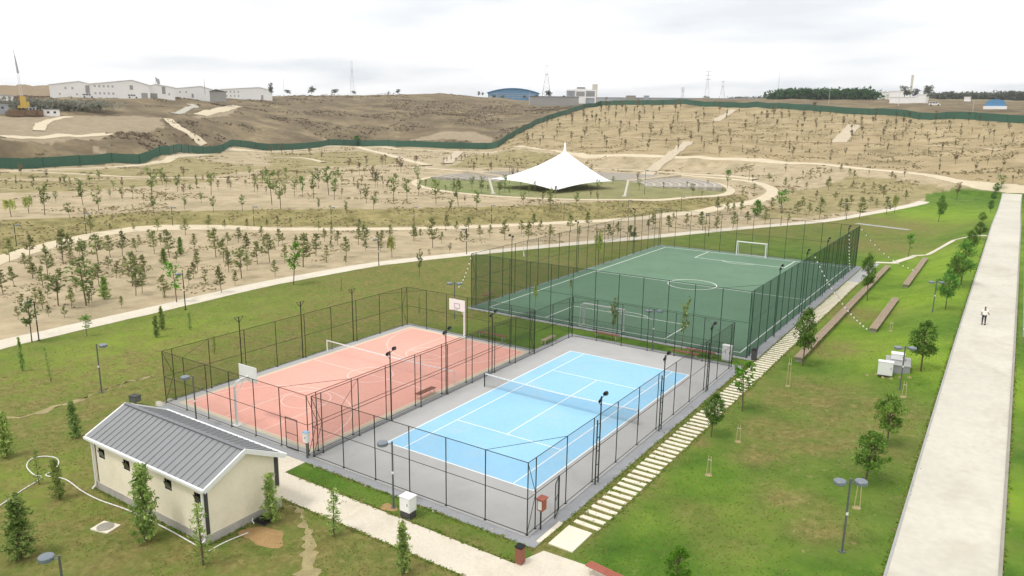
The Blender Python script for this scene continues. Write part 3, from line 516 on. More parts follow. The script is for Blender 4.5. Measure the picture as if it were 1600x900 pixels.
def goal(label, y, s):
    T = thing('football_goal', (-6.75, y, .06), label, 'goal', 'goals of the football pitch'); hw, h, d = 2.2, 2.15, .95*s
    for sx in (-1, 1): MB().bar((sx*hw, 0, 0), (sx*hw, 0, h), .085, 8).build('goal_post', 'white_metal', T); MB().tube([(sx*hw, 0, h), (sx*hw, d*.75, h), (sx*hw, d, 0), (sx*hw, 0, .03)], .035, 6).build('side_frame', 'white_metal', T)
    MB().bar((-hw-.06, 0, h), (hw+.085, 0, h), .085, 8).build('crossbar', 'white_metal', T); MB().bar((-hw, d, .03), (hw, d, .03), .035, 6).build('ground_bar', 'white_metal', T)
    MB().add([(-hw, d*.75, h), (hw, d*.75, h), (hw, d, 0), (-hw, d, 0), (-hw, 0, h), (hw, 0, h), (hw, 0, 0), (-hw, 0, 0)], [(0, 1, 2, 3), (4, 5, 1, 0), (4, 0, 3, 7), (5, 6, 2, 1)]).build('goal_net', 'white_net', T)
goal('white football goal at the near end of the green pitch', FY0+.1, -1); goal('white football goal at the far end of the green pitch', FY1-.1, 1)
def hoop(label, x, y, s, h=2.75):
    T = thing('basketball_hoop', (x, y, .1), label, 'hoop', 'hoops of the pink court')
    MB().bar((0, 0, 0), (0, 0, h), .10, 10, .085).box((0, 0, .03), (.5, .5, .06)).build('pole', 'white_metal', T)
    MB().tube([(0, 0, h-.05), (0, s*.15, h+.2), (0, s*.45, h+.32), (0, s*1.05, h+.38)], .075, 8).bar((0, 0, h-.7), (0, s*.8, h+.3), .03).build('arm', 'white_metal', T)
    b = MB().bbox((-.9, s*1.07, h+.05), (.9, s*1.12, h+1.1)).build('backboard', 'white_metal', T)
    yb = s*1.125; f = MB()
    for p, q in (((-.3, yb, h+.3), (.3, yb, h+.3)), ((.3, yb, h+.3), (.3, yb, h+.72)), ((.3, yb, h+.72), (-.3, yb, h+.72)), ((-.3, yb, h+.72), (-.3, yb, h+.3))): f.bar(p, q, .02, 4)
    f.build('target_frame', 'grey_steel', b)
    MB().tube([(.225*math.cos(k*math.tau/14), s*1.4+.225*math.sin(k*math.tau/14), h+.22) for k in range(15)], .012, 5).build('rim', 'grey_steel', T)
    n = MB()
    for k in range(14):
        a0, a1 = k*math.tau/14, (k+1)*math.tau/14; n.add([(.225*math.cos(a0), s*1.4+.225*math.sin(a0), h+.2), (.225*math.cos(a1), s*1.4+.225*math.sin(a1), h+.2), (.13*math.cos(a1), s*1.4+.13*math.sin(a1), h-.2), (.13*math.cos(a0), s*1.4+.13*math.sin(a0), h-.2)], [(0, 1, 2, 3)])
    n.build('hoop_net', 'white_net', T)
hoop('white basketball backboard on a bent pole near the grey roofed building', -15.45, -15.6, 1); hoop('white basketball backboard with a square frame at the far end of the pink court', -15.75, 9.75, -1)

# ------------------------------------------------------------------ floodlight poles
def flood_head(m, c, rz, tilt=.5):
    m.box(c, (.26, .13, .2), rz, rx=tilt)
def floodpole(label, x, y, h, rz, ladder=False, steel='dark_steel', z0=.08, heads=2, group=None):
    T = thing('floodlight_pole', (x, y, z0), label, 'floodlight', group or 'floodlight poles of the courts', rz)
    if ladder:
        for sx, hh in ((-.18, 3.9), (.18, h)): MB().bar((sx, 0, 0), (sx, 0, hh), .04, 8).build('pole', steel, T)
        for k in range(5): MB().bar((-.18, 0, .35+k*.82), (.18, 0, .35+k*.82), .022, 6).build('rung', steel, T)
        tx = .18
    else: MB().bar((0, 0, 0), (0, 0, h), .04, 8).build('pole', steel, T); tx = 0
    if not heads: MB().bar((0, 0, h-.45), (-.42, 0, h), .022, 6).bar((0, 0, h-.45), (.42, 0, h), .022, 6).bar((-.42, 0, h), (.42, 0, h), .016, 5).build('cross_arm', steel, T); return T
    MB().bar((tx-.32, 0, h-.25), (tx+.32, 0, h-.05), .022, 6).bar((tx, 0, h-.6), (tx-.3, 0, h-.25), .015, 5).build('cross_arm', steel, T)
    for k, (dx, dz) in enumerate(((-.34, -.12), (.3, .1))[:heads]):
        m = MB(); flood_head(m, (tx+dx, -.1, h+dz), .25*(1-2*k)); m.box((tx+dx, -.19, h+dz-.06), (.2, .02, .15), .25*(1-2*k), rx=.5, mi=1); m.build('floodlight', ['black', 'grey_steel'], T)
    return T
for nm, y in (('nearest', -9.05), ('middle', .1), ('farthest', 9.2)): floodpole(f'{nm} ladder type floodlight pole on the stepping path side of the tennis court', 7.95, y, 5.2, math.pi/2, True)
floodpole('single floodlight pole with two lamps between the pink and blue courts', -7.88, -8.85, 4.9, math.pi/2, steel='brown_steel'); floodpole('slim floodlight pole standing behind the bench between the two courts', -7.88, -2.85, 4.95, math.pi/2, steel='brown_steel')
floodpole('floodlight pole nearest the far end between the two courts', -7.88, 3.1, 5.0, math.pi/2, steel='brown_steel')
for nm, y in (('leftmost', -9.3), ('middle', -3.2), ('rightmost', 2.75)): floodpole(f'{nm} floodlight pole on the lawn side of the basketball fence', -23.2, y, 4.95, -math.pi/2, steel='dark_steel', z0=.03, heads=0)
for k, (nm, y) in enumerate((('nearest', 27.6), ('second nearest', 38.4), ('second farthest', 48.7), ('farthest', 61.5))): floodpole(f'{nm} green floodlight pole rising above the right side of the football fence', 8.12, y, 6.9, math.pi/2, steel='green_steel', z0=.03)
for nm, y in (('nearest', 27.6), ('middle', 43.4), ('farthest', 61.5)): floodpole(f'{nm} green floodlight pole on the left side of the football fence', -22.35, y, 6.9, -math.pi/2, steel='green_steel', z0=.03)

# ------------------------------------------------------------------ toilet block
def house():
    x0, x1, y0, y1, he, hr = -14.5, -4.62, -25.4, -20.95, 3.0, 4.08; ox, oy = (x0+x1)/2, (y0+y1)/2; ym = (y0+y1)/2
    T = thing('utility_building', (ox, oy, 0), 'small cream building with grey standing seam gable roof beside the pink court', 'building')
    R = lambda x, y, z=0: (x-ox, y-oy, z)
    wl = MB(); ws = .6; wz0, wz1 = 2.02, 2.6; wins = [-13.62, -11.2, -9.72, -7.5, -5.06]
    # front wall with real openings, other walls plain, gables to the ridge
    xs = [x0]; 
    for c in wins: xs += [c-ws/2, c+ws/2]
    xs.append(x1); th = .22
    for k in range(0, len(xs)-1):
        a, b = xs[k], xs[k+1]
        if k % 2 == 0: wl.bbox(R(a, y0, .45), R(b, y0+th, he))
        else: wl.bbox(R(a, y0, .45), R(b, y0+th, wz0)); wl.bbox(R(a, y0, wz1), R(b, y0+th, he))
    wl.bbox(R(x0, y1-th, .45), R(x1, y1, he))
    for x in (x0, x1-th):
        ya, yb = y0+th, y1-th
        vs = [R(xx, yy, zz) for xx in (x, x+th) for yy, zz in ((ya, .45), (yb, .45), (yb, he), (y1-.05, he), (ym, hr-.1), (y0+.05, he), (ya, he))]
        wl.add(vs, [(0, 1, 2, 3, 4, 5, 6), (13, 12, 11, 10, 9, 8, 7)]+[(i, 7+i, 7+(i+1) % 7, (i+1) % 7) for i in range(7)])
    wl.build('wall', 'cream_wall', T)
    MB().bbox(R(x0-.03, y0-.03, -.1), R(x1+.03, y1+.03, .45)).build('plinth', 'plinth', T)
    for c in wins:
        f = MB(); yy = y0+.02
        for a, b in (((c-ws/2, wz0), (c+ws/2, wz0)), ((c-ws/2, wz1), (c+ws/2, wz1))): f.bbox(R(a[0], yy, a[1]-.03), R(b[0], yy+.08, a[1]+.03))
        for xx in (c-ws/2, c+ws/2): f.bbox(R(xx-.03, yy, wz0), R(xx+.03, yy+.08, wz1))
        wn = f.build('window', 'dark_strip', T); MB().add([R(c-ws/2+.03, yy+.03, wz0+.03), R(c+ws/2-.03, yy+.03, wz0+.03), R(c+ws/2-.03, yy-.12, wz1-.1), R(c-ws/2+.03, yy-.12, wz1-.1)], [(0, 1, 2, 3)]).build('pane', 'glass_dark', wn)
        MB().bbox(R(c-ws/2+.03, yy+.1, wz0+.03), R(c+ws/2-.03, yy+.11, wz1-.03)).build('room_shade_sheet', 'black', wn)  # thin black sheet behind the pane, its colour stands in for indoor shade
    ex, ey = .32, .14; xa, xb = x0-ex, x1+ex; th = .07
    sl_ = (hr-he)/(ym-y0); ze = he-ey*sl_+.12; zr = hr+.12
    roof = MB()
    for s_, ye in ((1, y0-ey), (-1, y1+ey)): roof.add([R(xa, ye, ze), R(xb, ye, ze), R(xb, ym, zr), R(xa, ym, zr), R(xa, ye, ze-th), R(xb, ye, ze-th), R(xb, ym, zr-th), R(xa, ym, zr-th)], [(0, 1, 2, 3), (7, 6, 5, 4), (0, 4, 5, 1), (1, 5, 6, 2), (3, 7, 4, 0)])
    rf = roof.build('roof', 'roof_metal', T)
    n = 22
    for k in range(1, n):
        x = xa+(xb-xa)*k/n
        for ye in (y0-ey, y1+ey):
            MB().add([R(x+d, yy, zz+e_) for d in (-.015, .015) for yy, zz in ((ye, ze), (ym, zr)) for e_ in (.001, .035)], [(0, 1, 3, 2), (4, 6, 7, 5), (1, 5, 7, 3), (0, 4, 5, 1)]).build('seam', 'seam_metal', rf)
    MB().box(R(ox, ym, zr+.03), (xb-xa, .22, .05)).build('ridge_cap', 'seam_metal', rf)
    for x in (xa-.03, xb+.03):
        for ye in (y0-ey, y1+ey):
            a, b = R(x, ye, ze), R(x, ym, zr); MB().add([(p[0]+d, p[1], p[2]+e_) for d in (-.05, .05) for p in (a, b) for e_ in (-.2, .06)], [(0, 1, 3, 2), (4, 6, 7, 5), (1, 5, 7, 3), (0, 2, 6, 4), (0, 4, 5, 1), (2, 3, 7, 6)]).build('verge_board', 'white_metal', rf)
    for ye in (y0-ey-.06, y1+ey+.06): MB().box(R(ox, ye, ze-.05), (xb-xa+.12, .13, .13)).build('gutter', 'white_metal', rf)
    for x, sx in ((x0+.1, -1), (x1+.02, 1)):
        MB().tube([R(x, y0-ey, ze-.1), R(x, y0-.09, ze-.35), R(x, y0-.09, .5), R(x-.0, y0-.12, .3), R(x-.05, y0-.3, .12)], .05, 8).build('downpipe', 'white_metal', T)
    MB().bbox(R(x1-.0, y0+.02, .5), R(x1+.02, y0+.22, he-.05)).build('corner_strip', 'dark_strip', T); MB().bbox(R(x1, y1-.3, 1.3), R(x1+.03, y1-.06, he-.05)).build('corner_strip', 'dark_strip', T); MB().bbox(R(x0+.24, y0-.015, .5), R(x0+.32, y0, he)).build('corner_strip', 'dark_strip', T)
house()
def blob(cx, cy, rx, ry, n=26, seed=1, z0=0., h=.02, rz=0):
    rnd = random.Random(seed); ph = [rnd.uniform(0, 6) for _ in range(3)]
    P = []
    for k in range(n):
        a = k*math.tau/n; q = 1+.16*math.sin(2*a+ph[0])+.12*math.sin(3*a+ph[1])+.08*math.sin(5*a+ph[2]); u, v = rx*q*math.cos(a), ry*q*math.sin(a); P.append((cx+u*math.cos(rz)-v*math.sin(rz), cy+u*math.sin(rz)+v*math.cos(rz)))
    m = MB(); m.add([(cx, cy, z0+h*1.6)]+[(cx+(x-cx)*.7, cy+(y-cy)*.7, z0+h) for x, y in P]+[(x, y, z0-.01) for x, y in P], [(0, 1+k, 1+(k+1) % n) for k in range(n)]+[(1+k, 1+n+k, 1+n+(k+1) % n, 1+(k+1) % n) for k in range(n)]); return m
c = spot(412, 838); S(blob(c[0], c[1], 1.3, .9, seed=3).build('bare_soil', 'orange_soil', smooth=True))
c = spot(607, 793); S(blob(c[0], c[1], .5, .45, seed=4).build('bare_soil', 'orange_soil', smooth=True))
S(ribbon('dirt_track', smooth_line([spot(*p) for p in ((452, 790), (470, 802), (478, 835), (484, 870), (480, 905))]), [.25, .3, .35, .5, .9], 'pale_soil', .018, edge=.2, wf=2.6, step=.25)); S(ribbon('dirt_track', smooth_line([spot(*p) for p in ((0, 655), (60, 645), (130, 622), (190, 600), (240, 588))]), [.5, .4, .3, .25, .1], 'pale_soil', .012, edge=.3, wf=1.7, step=.35))
# ------------------------------------------------------------------ hose, manhole, bits by the building
def hose(label, pts, r=.035):
    L = smooth_line([spot(*p) for p in pts], 6); T = MB().tube([(p[0], p[1], r+.004) for p in L], r, 6).build('garden_hose', 'hose_white', None, True); tag(T, label, 'hose')
hose('white hose looping round a conifer and running along the cream building', ((0, 791), (30, 770), (64, 748), (52, 742), (42, 730), (48, 719), (66, 714), (86, 716), (92, 724), (84, 736), (72, 744), (102, 750), (128, 768), (155, 782), (205, 800), (262, 828), (308, 854)))
hose('short white hose along the end wall of the cream building', ((326, 862), (352, 848), (388, 833)), .03)
c = spot(165, 825); T = thing('manhole', (c[0], c[1], 0), 'square cream manhole frame with a round grey cover on the lawn', 'manhole', rz=.25)
MB().bbox((-.55, -.42, -.05), (.55, .42, .07)).build('frame', 'concrete_slab', T); MB().lathe([(.0, .07), (.40, .07), (.40, .1), (.0, .1)], n=24).build('cover', 'stone_grey', T)
c = spot(411, 817); T = thing('floor_drain_box', (c[0], c[1], 0), 'small black box with a bent pipe at the end of the cream building', 'box', rz=.1)
MB().bbox((-.35, -.25, .12), (.35, .25, .22)).build('lid', 'black', T); MB().bbox((-.3, -.2, 0), (.3, .2, .12)).build('base', 'dark_strip', T); MB().tube([(-.3, -.3, .02), (-.42, -.32, .16), (-.5, -.2, .22)], .03, 6).build('pipe', 'white_metal', T)
# things behind the building by the basketball corner
for lb, px, py, rx, ry, hh, mt in (('flat pale grey stone lying by the near left basketball fence corner', 250, 632, .5, .3, .16, 'rubble'), ('smaller pale stone against the near left basketball fence corner', 266, 627, .35, .25, .14, 'rubble')):
    c = spot(px, py); o = blob(0, 0, rx, ry, 14, seed=px, h=hh).build('stone', mt, smooth=True); o.location = (c[0], c[1], 0); tag(o, lb, 'stone')
c = spot(212, 634); T = thing('junction_box', (c[0], c[1], 0), 'small dark grey box standing on the lawn behind the grey roof', 'box', rz=.3)
MB().bbox((-.3, -.25, .35), (.3, .25, .75)).build('housing', 'grey_steel', T); MB().bbox((-.05, -.05, 0), (.05, .05, .35)).build('post', 'black', T); MB().bbox((-.33, -.28, .75), (.33, .28, .79)).build('lid', 'dark_strip', T)

# ------------------------------------------------------------------ cabinets, bins, benches
def cabinet(name, loc, label, d, base_h, rz=0, mat='white_metal', basem='dark_strip', doors=1):
    T = thing(name, loc, label, 'cabinet', rz=rz); w_, l_, h = d
    MB().bbox((-w_/2+.02, -l_/2+.02, 0), (w_/2-.02, l_/2-.02, base_h)).build('base', basem, T)
    MB().bbox((-w_/2, -l_/2, base_h), (w_/2, l_/2, base_h+h-.05)).build('body', mat, T); MB().bbox((-w_/2-.03, -l_/2-.03, base_h+h-.05), (w_/2+.03, l_/2+.03, base_h+h)).build('lid', mat, T)
    for k in range(doors):
        dw = (w_-.1)/doors; cx = -w_/2+.05+dw*(k+.5); dd = MB().bbox((cx-dw/2+.015, -l_/2-.02, base_h+.05), (cx+dw/2-.015, -l_/2-.002, base_h+h-.1)).build('door', mat, T); MB().bbox((cx+dw/2-.1, -l_/2-.04, base_h+h*.45), (cx+dw/2-.06, -l_/2-.021, base_h+h*.62)).build('handle', 'grey_steel', dd)
    return T
cabinet('power_cabinet', (1.55, -17.85, 0), 'white power cabinet on a dark base beside the tennis fence', (.66, .56, .82), .4, .0)
cabinet('power_cabinet', (6.75, 17.6, .03), 'tall light grey cabinet behind the far right tennis fence corner', (.78, .45, 1.3), .12, 0, 'white_metal', 'kerb_concrete', 2)
T = cabinet('meter_box', (-7.98, -16.2, 1.05), 'small white meter box with a pale blue lid on the fence corner between the courts', (.34, .25, .62), .02, .1)
MB().bbox((-.19, -.15, .645), (.19, .15, .69)).build('cap', 'pale_blue_lid', T); MB().bbox((-.05, -.02, -1.02), (.05, .06, 0)).build('stand', 'grey_steel', T)
def bin_(loc, label, mat, h=.8, w_=.36):
    T = thing('litter_bin', loc, label, 'bin'); MB().bbox((-w_/2, -w_/2, .04), (w_/2, w_/2, h)).build('body', mat, T); MB().bbox((-w_/2-.02, -w_/2-.02, h+.05), (w_/2+.02, w_/2+.02, h+.09)).build('hood', 'black', T)
    for sx in (-1, 1): MB().bbox((sx*(w_/2-.03)-.02, -.12, h), (sx*(w_/2-.03)+.02, .12, h+.05)).build('bracket', 'black', T)
    MB().bbox((-w_/2+.05, -w_/2+.05, 0), (w_/2-.05, w_/2-.05, .04)).build('foot', 'black', T)
bin_((8.62, -18.05, .03), 'brown litter bin with black top beside the cream path junction', 'brown_metal'); bin_((8.6, 19.3, .03), 'dark litter bin at the near right corner of the football fence', 'dark_strip', .9, .4)
T = thing('notice_box', (7.72, -15.0, 0), 'small red brown box with a white front on the tennis fence corner', 'box'); MB().bbox((.03, -.2, 1.15), (.35, .2, 1.75)).build('body', 'red_brown', T); MB().bbox((.0, -.26, 1.75), (.42, .26, 1.81)).build('roof', 'red_brown', T); MB().bbox((.08, -.215, 1.22), (.3, -.2, 1.68)).build('panel', 'white_metal', T); MB().bbox((.12, -.03, .02), (.18, .03, 1.15)).build('stand', 'dark_steel', T)
def bench(loc, label, rz, ln=1.9, mat='brown_metal', back=False):
    T = thing('bench', loc, label, 'bench', 'benches by the courts', rz)
    for k in range(4): MB().box((0, -.18+k*.12, .44), (ln, .1, .045)).build('slat', mat, T)
    if back:
        for k in range(3): MB().box((0, .25+.03*k, .58+k*.13), (ln, .035, .1)).build('back_slat', mat, T)
    for sx in (-1, 1):
        MB().tube([(sx*ln*.4, -.18, 0), (sx*ln*.4, -.18, .41), (sx*ln*.4, .18, .41), (sx*ln*.4, .18, 0)], .028, 6).build('leg', 'pole_pale', T)
    return T
bench((-8.75, -4.2, .1), 'brown slatted bench inside the pink court by the shared fence', math.pi/2+.0)
bench((-8.6, 13.2, .0), 'brown bench on the grass behind the far end of the pink court', math.pi/2, 2.2, 'timber'); bench((-4.8, 17.6, .03), 'brown bench on grass behind the far left of the tennis court', 0, 2.6, 'brown_metal'); bench((4.3, 17.7, .03), 'brown bench on grass near the light grey cabinet behind the tennis court', 0, 2.6, 'brown_metal'); bench((3.4, 16.55, .03), 'brown bench close against the far fence of the tennis court', 0, 2.4, 'brown_metal')
bench((-13.6, 11.2, .0), 'long brown bench behind the far end of the pink court', 0, 3.2, 'brown_metal'); bench((-23.5, 24.4, .0), 'brown bench by the left side of the football fence', math.pi/2+.1, 2, 'brown_metal')
bench((12.65, -17.0, .03), 'red brown bench cut off by the bottom edge beside the path junction', -.12, 2.2, 'red_brown')
# long timber seats on the lawn
def long_seat(label, x, y0, y1):
    T = thing('long_seat', (x, y0, 0), label, 'seat', 'long timber seats on the lawn'); n = int((y1-y0)/2.6); st_ = (y1-y0)/n
    for k in range(n):
        ya, yb = k*st_, (k+1)*st_-.02; za = float(H(x, y0+ya)); zb_ = float(H(x, y0+yb))
        for j in range(3): MB().add([(dx, yy, zz+dz) for dz in (.36, .44) for dx in (-.36+j*.245, -.36+j*.245+.23) for yy, zz in ((ya, za), (yb, zb_))], [(0, 2, 3, 1), (4, 5, 7, 6), (0, 1, 5, 4), (2, 6, 7, 3), (0, 4, 6, 2), (1, 3, 7, 5)]).build('plank', 'timber', T)
        MB().bbox((-.28, ya+.1, za-.1), (.28, ya+.28, za+.36)).build('leg', 'stone_grey', T)
    MB().bbox((-.28, yb-.2, zb_-.1), (.28, yb-.05, zb_+.36)).build('leg', 'stone_grey', T)
long_seat('longest timber seat, running beside the stepping path', 11.9, 21.0, 73.5); long_seat('nearer of the two short timber seats on the bright lawn', 15.85, 34.0, 50.0); long_seat('farther of the two short timber seats on the bright lawn', 15.85, 58.5, 81.5)
# white equipment boxes on a plinth
c = spot(1402, 577); T = thing('equipment_plinth', (c[0], c[1], c[2]), 'grey concrete plinth under two white boxes on the lawn by the promenade', 'plinth', rz=.12); MB().bbox((-.85, -1.2, -.4), (.85, 1.2, .65)).build('block', 'grey_concrete', T); MB().bbox((-.9, -1.25, .65), (.9, 1.25, .72)).build('capping', 'kerb_concrete', T)
p = cabinet('equipment_box', (c[0]-.65, c[1]-2.0, float(H(c[0], c[1]))-.1), 'square white framed box in front of the grey plinth on the lawn', (1.05, .5, 1.1), .1, .12); b = cabinet('equipment_box', (c[0]-.1, c[1]+.35, c[2]+.72), 'white box standing on top of the grey plinth on the lawn', (.95, .7, .5), .04, .12)
ORD_ = ['leftmost']+[w_+' from left' for w_ in 'second third fourth fifth sixth seventh'.split()]
for k in range(6): c2 = (c[0]-1.9+.6*k, c[1]-1.8+random.uniform(-.9, .4)); o = blob(0, 0, .16, .12, 10, seed=40+k, h=.09).build('stone', 'pale_soil', smooth=True); o.location = (c2[0], c2[1], float(H(*c2))); tag(o, f'pale rubble stone at the foot of the white boxes, {ORD_[k]}', 'stone', 'rubble by the white boxes')
for k in range(7):
    c2 = (-7+2.2*k+random.uniform(-.8, .8), -16.75+random.uniform(-.1, .35)); o = blob(0, 0, .07, .06, 9, seed=60+k, h=.05).build('stone', 'rubble', smooth=True); o.location = (*c2, .032); tag(o, f'small pale stone on the apron below the tennis fence, {ORD_[k]}', 'stone', 'stones on the apron')

# ------------------------------------------------------------------ park lamps
def lamp_mesh(h, heads, steel='grey_steel'):
    T = link('park_lamp', None); MB().bar((0, 0, 0), (0, 0, h), .055, 10, .045).box((0, 0, .02), (.26, .26, .04)).build('pole', steel, T)
    for s_ in heads:
        MB().bar((0, 0, h-.12), (s_*.3, 0, h-.12), .03, 6).build('arm', steel, T)
        hd = MB().lathe([(.0, h-.24), (.26, h-.22), (.29, h-.19), (.29, h-.05), (.26, h-.02), (0, h+.0)], (s_*.5, 0, 0), 22).build('lamp_head', 'grey_lamp', T)
    if len(heads) > 1: MB().bar((0, 0, h-.1), (0, 0, h+.06), .06, 8).build('cap', 'grey_steel', T)
    MB().bbox((-.06, -.062, h*.52), (.06, -.055, h*.56)).build('number_tag', 'white_metal', T)
    return T
LP = {}
def lamp(P, h, heads, rz, label, group='park lamps', steel='grey_steel'):
    k = (len(heads), heads[0], steel)
    if k not in LP: T = lamp_mesh(3.75, heads, steel); LP[k] = T
    else: T = copy_tree(LP[k])
    T.location = P; T.rotation_euler = (0, 0, rz); T.scale = (1, 1, h/3.75); return tag(T, label, 'lamp', group)
lamp(G(.3, -17.6), 3.78, (-1,), YAW, 'grey single head lamp beside the white power cabinet at the tennis fence'); lamp(G(20.95, -8.66), 3.75, (-1, 1), YAW, 'twin head lamp on the lawn nearest the camera beside the promenade'); lamp(G(20.4, 15.6), 3.3, (-1, 1), YAW-.1, 'twin head lamp beside the two white boxes on the lawn'); lamp(G(20.2, 41.5), 3.2, (-1, 1), YAW-.1, 'twin head lamp farthest along the promenade lawn')
c = spot(330, 668); lamp((-17.2, -17.4, 0), 3.7, (-1,), YAW, 'single head lamp standing between the grey roof and the pink court'); c = pt_z(92, 868, 3.75); lamp(G(c[0], c[1]), 3.75, (-1,), YAW, 'single head lamp cut off at the bottom left corner')
c = spot(159, 613); lamp(c, 3.75, (1,), YAW, 'single head lamp on the left lawn near the worn track')
lamp(G(*spot(1019, 547)[:2]), 3.75, (-1, 1), YAW, 'twin head lamp between the tennis and football fences'); lamp((-21.0, 15.0, 0), 3.75, (-1, 1), YAW, 'twin head lamp on the grass near the left corner of the football fence')
for px, py, top, hd, lb in ((61, 532, 470, (-1,), 'lamp at the left end of the near cream path'), (290, 484, 427, (-1,), 'lamp beside the near cream path below the dense grove'), (592, 415, 374, (-1,), 'lamp beside the near cream path above the basketball court'), (729, 397, 358, (-1,), 'lamp beside the near cream path left of the football fence'),
    (1107, 369, 336, (-1,), 'lamp behind the far left of the football pitch on the near path'), (1220, 352, 322, (-1,), 'lamp on the near path above the far football goal'), (26, 384, 351, (1,), 'leftmost lamp on the upper cream path'), (135, 366, 333, (1,), 'second lamp from the left on the upper cream path'), (270, 352, 324, (1,), 'third lamp from the left on the upper cream path'), (397, 352, 323, (1,), 'fourth lamp from the left on the upper cream path'),
    (518, 353, 324, (1,), 'fifth lamp from the left on the upper cream path'), (647, 351, 324, (1,), 'sixth lamp from the left on the upper cream path'), (768, 349, 321, (1,), 'seventh lamp from the left on the upper cream path'), (881, 344, 318, (1,), 'lamp on the upper cream path below the white tent'), (981, 338, 313, (1,), 'lamp on the upper cream path right below the amphitheatre'), (1064, 329, 308, (1,), 'lamp on the upper cream path at the right end of the amphitheatre'),
    (1007, 303, 265, (1,), 'tall lamp among the amphitheatre seats right of the tent'), (1322, 343, 320, (-1,), 'lamp near the end of the near path among the right grove'), (796, 286, 261, (1,), 'lamp behind the amphitheatre left of the tent'), (1170, 283, 262, (1,), 'lamp by the pale plaza right of the amphitheatre')):
    P = spot(px, py); lamp(P, min(6, hpx(P, py-top)), hd, YAW, lb, 'lamps along the park paths', 'dark_steel')

